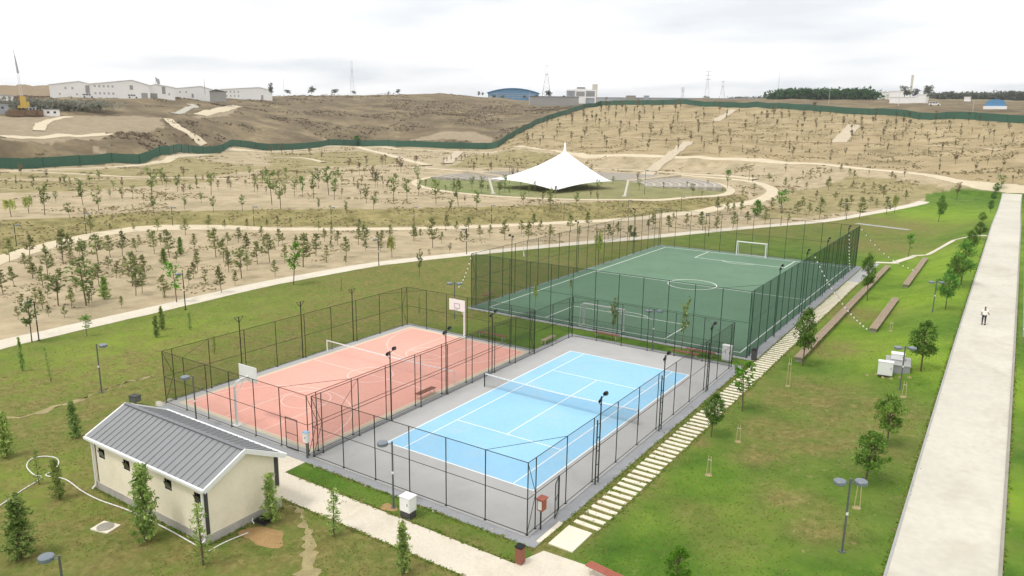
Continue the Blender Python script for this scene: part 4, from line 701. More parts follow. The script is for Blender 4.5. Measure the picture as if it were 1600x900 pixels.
# ------------------------------------------------------------------ trees (unit height, several shapes of each kind)
def card(m, c, s, rnd, up=.3, asp=1.6):
    n = Vector((rnd.gauss(0, 1), rnd.gauss(0, 1), rnd.gauss(0, 1)+up)).normalized(); a = n.orthogonal().normalized(); a.rotate(Matrix.Rotation(rnd.uniform(0, 6.3), 3, n)); b = n.cross(a); c = Vector(c); s *= rnd.uniform(.7, 1.3)
    m.add([c-a*s*asp*.5, c-b*s*.36+a*s*.05, c+a*s*asp*.5, c+b*s*.36+a*s*.05], [(0, 1, 2, 3)])
def limb(m, p, q, r, r2): m.bar(p, q, r, 5, r2)
def tree_proto(kind, seed):
    rnd = random.Random(hash(kind) % 1000+seed*31 if False else sum(map(ord, kind))*7+seed*31); t, c = MB(), MB(); lean = Vector((rnd.uniform(-.03, .03), rnd.uniform(-.03, .03), 0))
    if kind in ('pine', 'shrub'):                                   # young pine: whorls of upswept tufts
        base = .3 if kind == 'pine' else .06; limb(t, (0, 0, 0), lean*.5+Vector((0, 0, .5)), .014, .011); limb(t, lean*.5+Vector((0, 0, .5)), lean+Vector((0, 0, .95)), .011, .003)
        nw = 6
        for w_ in range(nw):
            z = base+(.9-base)*w_/(nw-1); reach = (.29 if kind == 'pine' else .36)*(1-.72*w_/(nw-1))*rnd.uniform(.8, 1.15)
            for k in range(6):
                if rnd.random() < .12: continue
                a = rnd.uniform(0, 6.28); rr_ = reach*rnd.uniform(.6, 1.1); p0 = lean*z+Vector((0, 0, z)); p1 = p0+Vector((math.cos(a)*rr_, math.sin(a)*rr_, rr_*.38)); limb(t, p0, p1, .006, .003)
                for j in range(8): f = rnd.uniform(.35, 1.12); card(c, p0.lerp(p1, f)+Vector((rnd.gauss(0, .022), rnd.gauss(0, .022), rnd.gauss(.012, .02))), .05, rnd, .2, 2.4)
        for j in range(14): card(c, lean+Vector((rnd.gauss(0, .02), rnd.gauss(0, .02), rnd.uniform(.84, 1.0))), .05, rnd, .2, 1.9)
        mt = 'leaf_pine'
    elif kind in ('slim', 'red', 'bright'):                         # young broadleaf whip with a narrow crown
        limb(t, (0, 0, 0), lean*.4+Vector((0, 0, .45)), .012, .010); limb(t, lean*.4+Vector((0, 0, .45)), lean+Vector((0, 0, .97)), .010, .003)
        for k in range(16):
            z = rnd.uniform(.36, .92); wd = .15*math.sin((z-.28)/.74*math.pi)+.03; a = rnd.uniform(0, 6.28); p0 = lean*z+Vector((0, 0, z)); p1 = p0+Vector((math.cos(a)*wd, math.sin(a)*wd, wd*.9)); limb(t, p0, p1, .005, .002)
            for j in range(11): card(c, p0.lerp(p1, rnd.uniform(.3, 1.1))+Vector((rnd.gauss(0, .028), rnd.gauss(0, .028), rnd.gauss(0, .03))), .052, rnd, .5)
        mt = {'slim': 'leaf_broad', 'red': 'leaf_red', 'bright': 'leaf_bright'}[kind]
    elif kind == 'hill':                                            # sparse thin sapling
        limb(t, (0, 0, 0), (0, 0, .97), .013, .004)
        for k in range(9):
            z = rnd.uniform(.3, .95)
            for j in range(9): card(c, Vector((rnd.gauss(0, .05), rnd.gauss(0, .05), z+rnd.gauss(0, .04))), .06, rnd, .4)
        mt = 'leaf_hill'
    elif kind == 'willow':                                          # pale green drooping crown
        limb(t, (0, 0, 0), (0, 0, .75), .016, .008)
        for k in range(26):
            a = rnd.uniform(0, 6.28); r0 = rnd.uniform(.05, .2); top = Vector((math.cos(a)*r0, math.sin(a)*r0, rnd.uniform(.75, 1)-r0*.5)); ln = rnd.uniform(.25, .5)
            limb(t, (0, 0, .7), top, .006, .003)
            for j in range(14): card(c, top+Vector((rnd.gauss(0, .012)+math.cos(a)*.04*j/14, rnd.gauss(0, .012), -ln*j/14)), .045, rnd, .1, 2.2)
        mt = 'leaf_willow'
    elif kind in ('column', 'sparse'):                              # near conifer: dense ragged column
        limb(t, (0, 0, 0), (0, 0, .98), .018, .003); nb = 100 if kind == 'column' else 46
        for k in range(nb):
            z = .04+.93*(k+rnd.random())/nb; prof = (.155*(1-z)**.5*(1-.2*math.exp(-z*12))+.012)*rnd.uniform(.45, 1.35)*(1+.18*math.sin(z*23+seed*2)); a = k*2.4+rnd.uniform(-.5, .5)
            p0 = Vector((0, 0, z)); p1 = p0+Vector((math.cos(a)*prof, math.sin(a)*prof, prof*.35)); limb(t, p0, p1, .004, .0015)
            for j in range(24 if kind == 'column' else 11): f = rnd.uniform(.15, 1.08)**.7; card(c, p0.lerp(p1, f)+Vector((rnd.gauss(0, .016), rnd.gauss(0, .016), rnd.gauss(0, .016))), .027, rnd, .3, 2.0)
        mt = 'leaf_conifer'
    elif kind in ('lush', 'bushy'):                                 # fuller broadleaf with a clumped egg crown
        fork = .33 if kind == 'lush' else .1; limb(t, (0, 0, 0), (0, 0, fork), .02, .016); limb(t, (0, 0, fork), (0, 0, .85), .016, .005)
        for k in range(62):
            z = rnd.uniform(fork+.0, .96); u = (z-fork)/(1-fork); R = (.27*math.sin(min(1, u*1.02+.06)*math.pi)**.7+.02)*rnd.uniform(.45, 1.12); a = rnd.uniform(0, 6.28); cc = Vector((math.cos(a)*R, math.sin(a)*R, z)); limb(t, (0, 0, max(fork, z-.16)), cc, .006, .003)
            sz = rnd.uniform(.03, .05)
            for j in range(36): card(c, cc+Vector((rnd.gauss(0, sz), rnd.gauss(0, sz), rnd.gauss(0, sz*.8))), .036, rnd, .7, 1.5)
        mt = 'leaf_lush' if kind == 'lush' else 'leaf_bright'
    else:                                                           # far trees: wide clumpy crown
        limb(t, (0, 0, 0), (0, 0, .6), .03, .015)
        for k in range(26):
            a = rnd.uniform(0, 6.28); u = rnd.random(); R = .42*math.sqrt(u)*rnd.uniform(.6, 1); cc = Vector((math.cos(a)*R, math.sin(a)*R, rnd.uniform(.3, .95)-R*.45)); limb(t, (0, 0, .3), cc, .012, .005)
            for j in range(22): card(c, cc+Vector((rnd.gauss(0, .07), rnd.gauss(0, .07), rnd.gauss(0, .05))), .085, rnd, .6, 1.4)
        mt = 'leaf_far'
    return t.mesh('trunk', 'bark'), c.mesh('crown', mt)
PROTO = {}
NAME = dict(pine='pine_tree', shrub='pine_shrub', slim='young_tree', red='young_tree', bright='young_tree', hill='sapling', willow='willow_tree', column='conifer', sparse='conifer', lush='broadleaf_tree', bushy='bush', far='tree')
def plant(kind, P, h, label, group=None, wide=1., cat='tree', rz=None):
    k = (kind, random.randrange(7))
    if k not in PROTO: PROTO[k] = tree_proto(*k)
    tr, cw = PROTO[k]; T = link(NAME[kind], None); T.location = (P[0], P[1], P[2]-.03); T.rotation_euler = (random.gauss(0, .035), random.gauss(0, .035), random.uniform(0, 6.28) if rz is None else rz); T.scale = (h*wide, h*wide, h); tag(T, label, cat, group)
    link('trunk', tr, T); link('crown', cw, T); return T
ORD = ['leftmost']+[w_+' from left' for w_ in 'second third fourth fifth sixth seventh eighth ninth tenth eleventh twelfth thirteenth fourteenth'.split()]
RWS = 'back second third fourth fifth sixth seventh eighth ninth tenth eleventh twelfth thirteenth fourteenth fifteenth sixteenth'.split()
def row_labels(pts, base, per=8):
    """a label for each (x, y): its row counted from the back and its place in that row"""
    n = len(pts)
    if n == 1: return [base]
    nr = max(1, round(n/per)); order = sorted(range(n), key=lambda i: pts[i][1]); out_ = [None]*n; a = 0
    for r in range(nr):
        b = round((r+1)*n/nr); row = sorted(order[a:b], key=lambda i: pts[i][0]); a = b
        for j, i in enumerate(row): out_[i] = base+(f', {RWS[r]} row' if nr > 1 else '')+(' from back' if nr > 1 and r else '')+f', {ORD[min(j, 13)]}'
    return out_
def plant_px(lst, kind, label, group, ox=0, oy=0, k=1., wide=1.):
    for (x, y, top), label in zip(lst, row_labels(lst, label)):
        P = spot(ox+x*k, oy+y*k); h = hpx(P, (y-top)*k)*random.uniform(.98, 1.08); plant(kind, P, max(.5, min(h, 7.5)), label, group, wide*random.uniform(.9, 1.15))
q = .25
LOWG = 'grove of young trees between the two cream paths'; UPG = 'young trees on the upper sandy plateau'
plant_px([(60, 600, 450), (185, 560, 430), (205, 700, 560), (395, 610, 390), (300, 690, 520), (440, 575, 420), (615, 605, 420), (565, 420, 310), (690, 570, 430), (765, 560, 410), (690, 405, 355), (840, 405, 355), (985, 405, 330), (965, 545, 400), (1060, 570, 400), (1160, 430, 330), (1300, 388, 310), (1405, 392, 330), (1215, 520, 420), (1235, 650, 530), (1105, 600, 530), (1350, 570, 390), (1400, 600, 450), (1490, 480, 385), (1540, 560, 420), (1545, 392, 330), (510, 720, 610), (270, 760, 620), (90, 750, 620), (620, 750, 610), (450, 890, 750), (225, 860, 760), (730, 700, 590), (830, 750, 530), (910, 700, 560), (850, 810, 640), (890, 790, 650), (1030, 820, 670), (1385, 790, 620), (1430, 660, 540), (20, 800, 640), (575, 850, 720), (500, 560, 465), (680, 640, 560), (1310, 470, 400), (940, 470, 395), (780, 640, 560), (1180, 740, 650)], 'pine', 'olive young pine in the left sandy grove', LOWG, 0, 260, q)
plant_px([(870, 490, 430), (1285, 740, 640), (1030, 820, 760), (330, 620, 570)], 'shrub', 'low bushy pine in the left grove', LOWG, 0, 260, q)
plant_px([(70, 380, 330), (135, 385, 310), (215, 372, 320), (140, 500, 390), (85, 600, 420), (35, 440, 370), (10, 610, 470), (120, 690, 590), (295, 630, 420), (250, 520, 430), (375, 560, 430), (390, 405, 340), (510, 490, 400), (480, 440, 370), (565, 570, 440), (640, 490, 380), (690, 510, 360), (640, 405, 330), (835, 450, 370), (985, 470, 370), (1030, 450, 390), (1105, 510, 330), (1185, 405, 310), (1250, 410, 340), (1330, 405, 320), (1400, 450, 370), (1460, 440, 370), (1555, 460, 340), (1160, 480, 410), (760, 480, 410), (180, 600, 500), (430, 470, 390), (1315, 470, 390)], 'pine', 'olive pine above the basketball court', LOWG, 400, 260, q)
plant_px([(440, 600, 490)], 'shrub', 'dense dark shrubby pine near the near path above the basketball court', LOWG, 400, 260, q)
plant_px([(60, 420, 340), (135, 390, 300), (100, 470, 350), (240, 450, 360), (365, 410, 290), (480, 380, 290), (600, 460, 360), (730, 470, 370), (765, 470, 380), (850, 390, 330), (880, 390, 300), (980, 410, 310), (1010, 340, 290), (1090, 380, 300), (1190, 400, 290), (1280, 400, 310), (1285, 290, 190), (1345, 290, 220), (1430, 300, 215), (1385, 290, 230), (1470, 360, 280), (1580, 360, 270), (180, 400, 330), (420, 440, 370), (660, 430, 350), (1380, 390, 290)], 'pine', 'olive pine behind the football pitch', LOWG, 800, 260, q)
plant_px([(20, 270, 200), (130, 350, 300), (180, 300, 220), (210, 270, 190), (255, 300, 230), (320, 330, 200), (375, 150, 70), (450, 280, 200), (480, 310, 210), (530, 130, 90), (570, 330, 190), (600, 180, 140), (640, 240, 190), (720, 200, 130), (740, 300, 190), (860, 210, 150), (105, 130, 70), (240, 140, 100), (155, 180, 140), (300, 200, 150), (420, 210, 160), (520, 240, 180), (680, 260, 200)], 'pine', 'young pine right of the pale plaza', 'grove right of the plaza', 1200, 260, q)
plant_px([(280, 305, 120), (520, 245, 80), (440, 335, 235), (620, 290, 140), (950, 200, 20), (965, 295, 190), (1015, 120, 10), (1110, 160, 60), (1190, 165, 110), (1155, 270, 185), (1335, 290, 190), (1515, 280, 180), (1560, 70, 5), (1320, 180, 40), (1440, 150, 90), (210, 120, 50), (410, 125, 50), (560, 110, 45), (620, 90, 25), (760, 200, 130), (830, 190, 120), (690, 200, 150), (1040, 130, 60), (1230, 140, 70), (40, 130, 80), (100, 120, 80), (300, 110, 80), (710, 150, 90), (1480, 60, 20), (1590, 160, 60), (1260, 230, 160), (350, 230, 160)], 'slim', 'slim green sapling on the far left plateau', UPG, 0, 260, q)
plant_px([(100, 240, 40), (155, 265, 90), (395, 280, 200), (390, 140, 20), (455, 180, 10), (500, 155, 30), (535, 120, 60), (690, 230, 120), (565, 300, 220), (735, 270, 180), (860, 230, 50), (945, 230, 80), (1010, 110, 0), (1015, 185, 80), (1125, 235, 80), (1265, 250, 90), (1380, 290, 160), (1220, 290, 200), (40, 100, 30), (140, 90, 30), (190, 100, 10), (240, 190, 90), (360, 200, 40), (490, 210, 90), (760, 130, 40)], 'slim', 'slim green sapling left of the tent', UPG, 400, 260, q)
plant_px([(820, 150, 95), (745, 130, 40), (680, 60, 10), (600, 60, 20), (580, 20, -50), (690, 10, -70), (790, 10, -60), (880, 10, -55), (410, -40, -90), (340, -50, -110), (160, -70, -140), (905, 40, -60), (1000, 10, -60), (810, -10, -70), (660, 120, 60), (230, -70, -110), (100, -70, -130)], 'red', 'reddish brown sapling left of the tent', UPG, 400, 260, q)
plant_px([(1105, 850, 600)], 'bright', 'bright green staked tree at the left grove edge by a lamp', LOWG, 0, 260, q); plant_px([(235, 740, 480)], 'bright', 'bright green staked tree beside the near path above the pink court', LOWG, 400, 260, q); plant_px([(540, 870, 590)], 'slim', 'tallest green tree in the left half of the grove', LOWG, 0, 260, q, 1.5); plant_px([(365, 870, 660)], 'slim', 'dark green leafy tree at the lower left of the grove', LOWG, 0, 260, q, 1.5)
plant_px([(290, 195, 80)], 'bright', 'bright green sapling on the sandy plateau far left of the tent', UPG, 400, 260, q); plant_px([(1345, 140, 30)], 'bright', 'bright green tree on the right rim of the amphitheatre', UPG, 800, 260, q); plant_px([(80, 290, 160)], 'bright', 'leafy green tree in front of the pale plaza', 'grove right of the plaza', 1200, 260, q, 1.5); plant_px([(1530, 310, 210)], 'bushy', 'round green bush left of the pale plaza', 'grove right of the plaza', 800, 260, q, 1.1)
plant_px([(530, 660, 470)], 'slim', 'dark leafy tree above the tallest tree of the left grove', LOWG, 0, 260, q, 1.4); plant_px([(1510, 700, 520)], 'slim', 'dark leafy tree at the right side of the left grove', LOWG, 0, 260, q, 1.4)
plant_px([(1025, 610, 510)], 'column', 'small dark cone shaped conifer in the left grove', LOWG, 0, 260, q, 1.3); plant_px([(1130, 555, 440)], 'column', 'slim dark conifer in the left grove', LOWG, 0, 260, q); plant_px([(655, 830, 690)], 'column', 'dark conifer at the lower edge of the left grove', LOWG, 0, 260, q, 1.2)
plant_px([(70, 315, 200)], 'willow', 'pale yellow green weeping tree at the far left edge of the plateau', UPG, 0, 260, q, 1.2); plant_px([(180, 292, 180)], 'willow', 'pale green weeping tree right of the leftmost weeping tree', UPG, 0, 260, q, 1.2); plant_px([(850, 570, 430)], 'willow', 'yellow green weeping tree in the middle grove by the near path', LOWG, 400, 260, q, .9); plant_px([(540, 620, 400)], 'willow', 'tall pale weeping tree by the left side of the football fence', 'trees by the courts', 800, 260, q, .6); plant_px([(790, 290, 180)], 'willow', 'yellow green weeping tree near the end of the near path', 'grove right of the plaza', 1200, 260, q, .8)
plant_px([(105, 180, 130), (155, 142, 95), (240, 270, 150), (265, 145, 70), (290, 150, 120), (400, 270, 165), (465, 150, 115), (535, 162, 85), (630, 112, 65), (795, 150, 80), (945, 150, 100), (1095, 140, 95), (1130, 190, 110), (1185, 200, 155), (1225, 120, 85), (70, 245, 160), (1440, 180, 130), (1515, 160, 110), (-45, 160, 60), (-80, 180, 90), (-190, 180, 70), (-15, 180, 120), (-250, 150, 70), (-330, 165, 90)], 'slim', 'slim dark sapling around the amphitheatre', 'saplings round the amphitheatre', 800, 260, q)
xp = random.Random(77); xt = []
for _ in range(4000):
    x, y = xp.uniform(10, 760), xp.uniform(372, 505)
    if y > 533-.195*x-14 or y < 366+max(0, 140-x)*.3 or any(abs(x-a) < 13 and abs(y-b) < 9 for a, b, _t in xt): continue
    xt.append((x, y, y-xp.uniform(14, 25)*(y-165)/260))
    if len(xt) >= 34: break
plant_px(xt, 'pine', 'small pale pine of the left grove', LOWG)
xt = [(xp.uniform(640, 1000), xp.uniform(262, 322)) for _ in range(26)]+[(xp.uniform(20, 640), xp.uniform(272, 318)) for _ in range(46)]
plant_px([(x, y, y-xp.uniform(11, 20)) for x, y in xt], 'red', 'very thin brownish sapling on the plateau', UPG, wide=.8)
# hillside saplings, planted in loose rows up the slope
hp = [(x, y) for x, y in ((800, 232), (822, 208), (860, 192), (915, 174), (945, 169), (1100, 171), (1250, 177), (1400, 186), (1500, 191), (1596, 198), (1596, 292), (1500, 279), (1400, 264), (1300, 255), (1200, 249), (1100, 244), (900, 238))]; hpn = np.array(hp, float); cnt = 0; seen = []
rnd = random.Random(11)
for _ in range(6000):
    x, y = rnd.uniform(800, 1596), rnd.uniform(170, 292); sp = 3.4+(y-165)*.1
    if not inside(hpn, np.array([x]), np.array([y]))[0] or any(abs(x-a)*.55 < sp and abs(y-b) < sp*.7 for a, b in seen): continue
    seen.append((x, y))
    if len(seen) >= 210: break
for (x, y), lb in zip(seen, row_labels(seen, 'thin sapling on the tan hillside', 13.5)):
    P = spot(x, y)
    plant(rnd.choice(('hill', 'hill', 'hill', 'red')), P, hpx(P, rnd.uniform(10, 20)), lb, 'saplings on the tan hillside', rnd.uniform(.7, 1.2))
bk = [(x+rnd.uniform(-3, 3), rnd.uniform(248, 262)) for x in range(690, 830, 7)]
for (x, y), lb in zip(bk, row_labels(bk, 'sapling on the olive bank behind the tent', 10)):
    P = spot(x, y); plant('hill', P, hpx(P, rnd.uniform(7, 12)), lb, 'saplings on the bank', rnd.uniform(1, 1.6))
bk = [(x+rnd.uniform(-5, 5), rnd.uniform(262, 292)+max(0, (x-1300)*.12)) for x in range(1180, 1420, 11)]
for (x, y), lb in zip(bk, row_labels(bk, 'small tree above the right grove', 11)):
    P = spot(x, y); plant(rnd.choice(('hill', 'pine')), P, hpx(P, rnd.uniform(7, 14)), lb, 'small trees above the right grove', rnd.uniform(1, 1.5))
# trees one by one near the courts
for kind, x, y, h, wd, lb in (('column', -10.7, -31.0, 3.2, 1.35, 'bright green dense conifer at the bottom left'), ('column', -7.35, -26.9, 4.1, .95, 'tall conifer in front of the long wall of the cream building'), ('column', -14.9, -27.2, 2.4, .9, 'dark conifer beside the hose left of the cream building'), ('sparse', -17.6, -27.0, 2.3, .8, 'thin conifer inside the loop of white hose'), ('column', -3.75, -22.3, 2.8, .9, 'narrow conifer at the end wall of the cream building'),
    ('sparse', -.2, -21.4, 2.6, 1.2, 'thin conifer beside the cream path below the tennis court'), ('column', 4.7, -21.7, 2.6, .9, 'conifer on the near side of the path in front of the tennis court'), ('sparse', -3.3, -26.5, 3.3, .9, 'spindly grey green conifer at the near corner of the cream building'), ('column', -22.8, -26.4, 2.9, 1.1, 'dark conifer at the left edge above the hose'), ('column', -22.2, -22.6, 2.6, .9, 'dark conifer behind the left end of the grey roof'), ('sparse', -19.7, -19.2, 2.0, 1.2, 'small conifer on the worn track behind the grey roof'),
    ('column', -38.6, -18.5, 2.9, .45, 'thin dark columnar tree at the left edge of the lawn')):
    plant(kind, G(x, y), h, lb, 'conifers round the building', wd)
for px, py, top, kind, wd, lb in ((245, 527, 492, 'column', .9, 'shorter of the two dark conifers on the left lawn'), (254, 515, 477, 'column', .8, 'taller of the two dark conifers on the left lawn'), (297, 515, 487, 'sparse', 1, 'thin conifer on the left lawn above the basketball fence'), (80, 597, 535, 'sparse', .4, 'bare pale sapling with a stake on the left lawn'), (136, 525, 493, 'bright', 1.4, 'yellow green sapling beside the near path on the left'), (50, 535, 465, 'slim', 1.1, 'leafy sapling next to the lamp at the left end of the near path'), (335, 552, 523, 'sparse', .6, 'thin bare sapling near the basketball fence'), (533, 455, 434, 'sparse', .6, 'thin bare sapling on the lawn above the pink court'), (655, 434, 388, 'slim', .6, 'leaning sapling on the lawn left of the football pitch'), (670, 397, 389, 'shrub', 1.2, 'small shrub on the edge of the near path'), (702, 397, 379, 'red', .9, 'dark little tree on the near path edge left of the football fence'), (655, 490, 458, 'sparse', .6, 'thin sapling seen through the far basketball fence'), (836, 480, 437, 'willow', .35, 'pale sapling by the left touchline of the football pitch'), (892, 460, 432, 'willow', .35, 'yellowish sapling in the near left part of the football pitch side'),
    (957, 532, 462, 'slim', .5, 'dark sapling behind the near football goal'), (1064, 552, 466, 'slim', .5, 'dark sapling between the tennis and football fences'), (1111, 683, 612, 'lush', .75, 'leafy green tree beside the stepping path at the tennis court'), (1160, 643, 566, 'bright', 1.3, 'light green tree over the stepping path at the tennis corner'), (1254, 572, 480, 'lush', .6, 'tall dark tree at the near end of the longest timber seat'), (1355, 470, 398, 'lush', .5, 'dark narrow tree at the far end of the stepping path'), (1419, 402, 366, 'bright', 1, 'small bright green sapling on the far lawn'), (1466, 347, 306, 'lush', .6, 'lone dark tree on the bright lawn near its far end'), (1494, 314, 286, 'red', 1.1, 'brownish lone tree at the top of the bright lawn'),
    (1352, 757, 668, 'lush', .95, 'round dark tree right above the near twin lamp'), (1386, 700, 613, 'lush', .8, 'dense dark tree behind the round tree on the lawn'), (1439, 580, 500, 'lush', .85, 'dark tree right of the white boxes on the lawn'), (1477, 484, 420, 'lush', .7, 'dark tree by the farther twin head lamp'), (1501, 445, 376, 'lush', .85, 'largest dark tree of the promenade row'), (1489, 450, 400, 'lush', .8, 'smaller tree touching the largest tree of the promenade row'), (1515, 398, 360, 'lush', .9, 'tree just beyond the largest tree of the promenade row'), (1531, 374, 347, 'lush', 1.0, 'fourth tree from the far end of the promenade row'), (1534, 350, 331, 'lush', 1.1, 'third tree from the far end of the promenade row'), (1547, 332, 313, 'lush', .9, 'low tree in the far half of the promenade row'), (1552, 316, 299, 'lush', .9, 'second tree from the far end of the promenade row'), (1556, 303, 286, 'lush', 1.0, 'farthest dark tree of the promenade row'), (1564, 296, 274, 'slim', 1.6, 'pale green tree at the far end of the promenade'),
    (1060, 915, 848, 'bushy', .9, 'bright light green bush cut off by the bottom edge'), (919, 807, 792, 'sparse', 1, 'tiny sapling between slabs of the stepping path')):
    P = spot(px, py); plant(kind, P, hpx(P, py-top), lb, 'trees by the courts and promenade', wd)
# stakes of failed trees
for px, py, top, lb in ((1107, 742, 711, 'pair of pale stakes on the lawn beside the near stepping path'), (1153, 690, 663, 'pair of pale stakes on the lawn by the tennis court'), (1231, 603, 559, 'pale tree stake near the end of the longest timber seat'), (1339, 793, 746, 'pale stakes tied behind the near twin head lamp'), (1412, 620, 596, 'pale stakes below the white boxes'), (1392, 517, 502, 'white marker stake near the short timber seat')):
    P = spot(px, py); h = hpx(P, py-top); T = thing('tree_stakes', P, lb, 'stakes')
    for sx in (-.14, .14): MB().bar((sx, 0, -.05), (sx*.5, .02, h), .02, 6).build('stake', 'stake_wood', T)
    MB().bar((-.12, 0, h*.8), (.12, 0, h*.8), .02, 5).build('tie', 'pole_pale', T); MB().lathe([(.26, -.02), (.18, .03), (.08, .05), (0, .05)], n=12).build('mound', 'pale_soil', T)

# ------------------------------------------------------------------ tent and amphitheatre
def tent():
    ap = pt_r(883, 222, 206); L = pt_r(765, 279, 203); Rr = pt_r(958, 283, 206); Fr = pt_r(868, 297, 188); g = float(H(ap[0], ap[1]))
    Bk = np.array((2*ap[0]-Fr[0], 2*ap[1]-Fr[1], L[2]-.4)); Fr[2] = max(Fr[2], float(H(Fr[0], Fr[1]))+.35)
    T = thing('tensile_canopy', (ap[0], ap[1], g), 'large white peaked tensile canopy over the amphitheatre', 'canopy'); O = np.array((ap[0], ap[1], g)); cs = [np.array(c)-O for c in (L, Fr, Rr, Bk)]; top = ap[2]-g-2.6
    V, F_, n, nt_ = [], [], 16, 18; ezm = sum(c[2] for c in cs)/4
    for q in range(4):
        a, b = cs[q], cs[(q+1) % 4]
        for k in range(n):
            f = k/n; e_ = a+(b-a)*f; e_ = e_*(1-.03*math.sin(f*math.pi)); e_[2] = a[2]+(b[2]-a[2])*f+.5*math.sin(f*math.pi)
            for j in range(nt_+1):
                t_ = j/nt_; le = math.hypot(e_[0], e_[1]); rr_ = (.025+.975*t_)*(le*t_**.8+16.5*(1-t_**.8))/le; V.append((e_[0]*rr_, e_[1]*rr_, e_[2]*t_+ezm*(1-t_)+(top-ezm)*(1-t_)**1.42))
    N4 = 4*n
    for i in range(N4):
        for j in range(nt_): a, b = i*(nt_+1)+j, ((i+1) % N4)*(nt_+1)+j; F_.append((a, a+1, b+1, b))
    m = MB(); m.add(V, F_); o = m.build('membrane', 'membrane', T, True); sm = o.modifiers.new('thickness', 'SOLIDIFY'); sm.thickness = .05
    MB().lathe([(.62, top-.5), (.5, top+.1), (.3, top+1.0), (.2, top+2.3)], n=16).build('peak_cone', 'membrane', T, True); MB().bar((0, 0, 0), (0, 0, top+2.65), .22, 10, .16).build('central_mast', 'white_metal', T)
    for c, base in ((cs[0], (771, 303)), (cs[2], (976, 307))):
        B = spot(*base)-O; tp = pt_r(*((764, 278) if base[0] < 800 else (982, 282)), math.hypot(*(B[:2]+O[:2]-CAM[:2]))+2)-O; MB().bar(B, tp, .32, 10, .26).box((B[0], B[1], B[2]+.1), (1, 1, .3)).build('leaning_mast', 'pole_pale', T); MB().bar(tp, c, .05, 5).build('tie_cable', 'grey_steel', T)
    for c in (cs[1], cs[3]): MB().bar(c, (c[0]*1.04, c[1]*1.04, float(H(*(c[:2]*1.04+O[:2])))-g), .09, 6).build('anchor', 'grey_steel', T)
tent()
ca, sa = AMPH; g0 = float(Hs(ca, sa)); fwd = math.atan2(sa-CAM[1], ca-CAM[0])
T = thing('amphitheatre', (ca, sa, 0), 'curved grey stepped seating rows of the amphitheatre round the canopy', 'seating')
for k in range(9):
    r0 = 21+k*2.35; z1 = g0+.3+.07*k
    for s0, s1 in ((-1.85, -.98), (-.88, -.05), (.05, .88), (.98, 1.45)): MB().arc(0, 0, r0, r0+.75, fwd+s0, fwd+s1, g0-.3, z1, 16).build('seat_row', 'seat_pale', T); MB().arc(0, 0, r0+.752, r0+2.345, fwd+s0, fwd+s1, g0-.3, z1-.14, 16).build('tread', 'seat_stone', T)
for a in (-.93, 0, .93):
    d = Vector((math.cos(fwd+a), math.sin(fwd+a), 0)); nn = Vector((-d.y, d.x, 0)); m = MB()
    for k in range(9): c = d*(21+k*2.35+1.17); m.box((c.x, c.y, g0+.05+.085*k), (2.3, 3.2 if a else 2.6, .5+.1*k), fwd+a)
    m.build('stair', 'pale_stair', T)
rim = [(ca+44.5*math.cos(a), sa+44.5*math.sin(a)) for a in np.linspace(0, math.tau, 90)]; S(ribbon('path', rim, 2.2, 'dust_path', .15, edge=.05))

# ------------------------------------------------------------------ green site hoarding
def hoarding():
    L = np.array([p[:2] for p in dens(FENCE, 9.)]); T = thing('site_hoarding', (float(L[0][0]), float(L[0][1]), 0), 'long green site hoarding climbing the hill behind the park', 'fence'); o = L[0]
    for k, (a, b) in enumerate(zip(L, L[1:])):
        za, zb_ = float(H(*a)), float(H(*b)); d = (b-a)/(np.linalg.norm(b-a)+1e-9); nn = np.array((-d[1], d[0]))*.05; h = 3.3+.15*((k*7) % 5)/5
        v = [(p[0]-o[0]+s*nn[0], p[1]-o[1]+s*nn[1], z) for s in (-1, 1) for p, z in ((a, za-.4), (b, zb_-.4), (b, zb_+h), (a, za+h))]
        MB().add(v, [(3, 2, 1, 0), (4, 5, 6, 7), (3, 7, 6, 2), (0, 4, 7, 3), (1, 2, 6, 5)]).build('panel', 'hoarding', T)
        if k % 2 == 0: MB().bar((a[0]-o[0]-nn[0]*2, a[1]-o[1]-nn[1]*2, za-.3), (a[0]-o[0]-nn[0]*2, a[1]-o[1]-nn[1]*2, za+h+.12), .08, 5).build('post', 'green_steel', T)
hoarding()

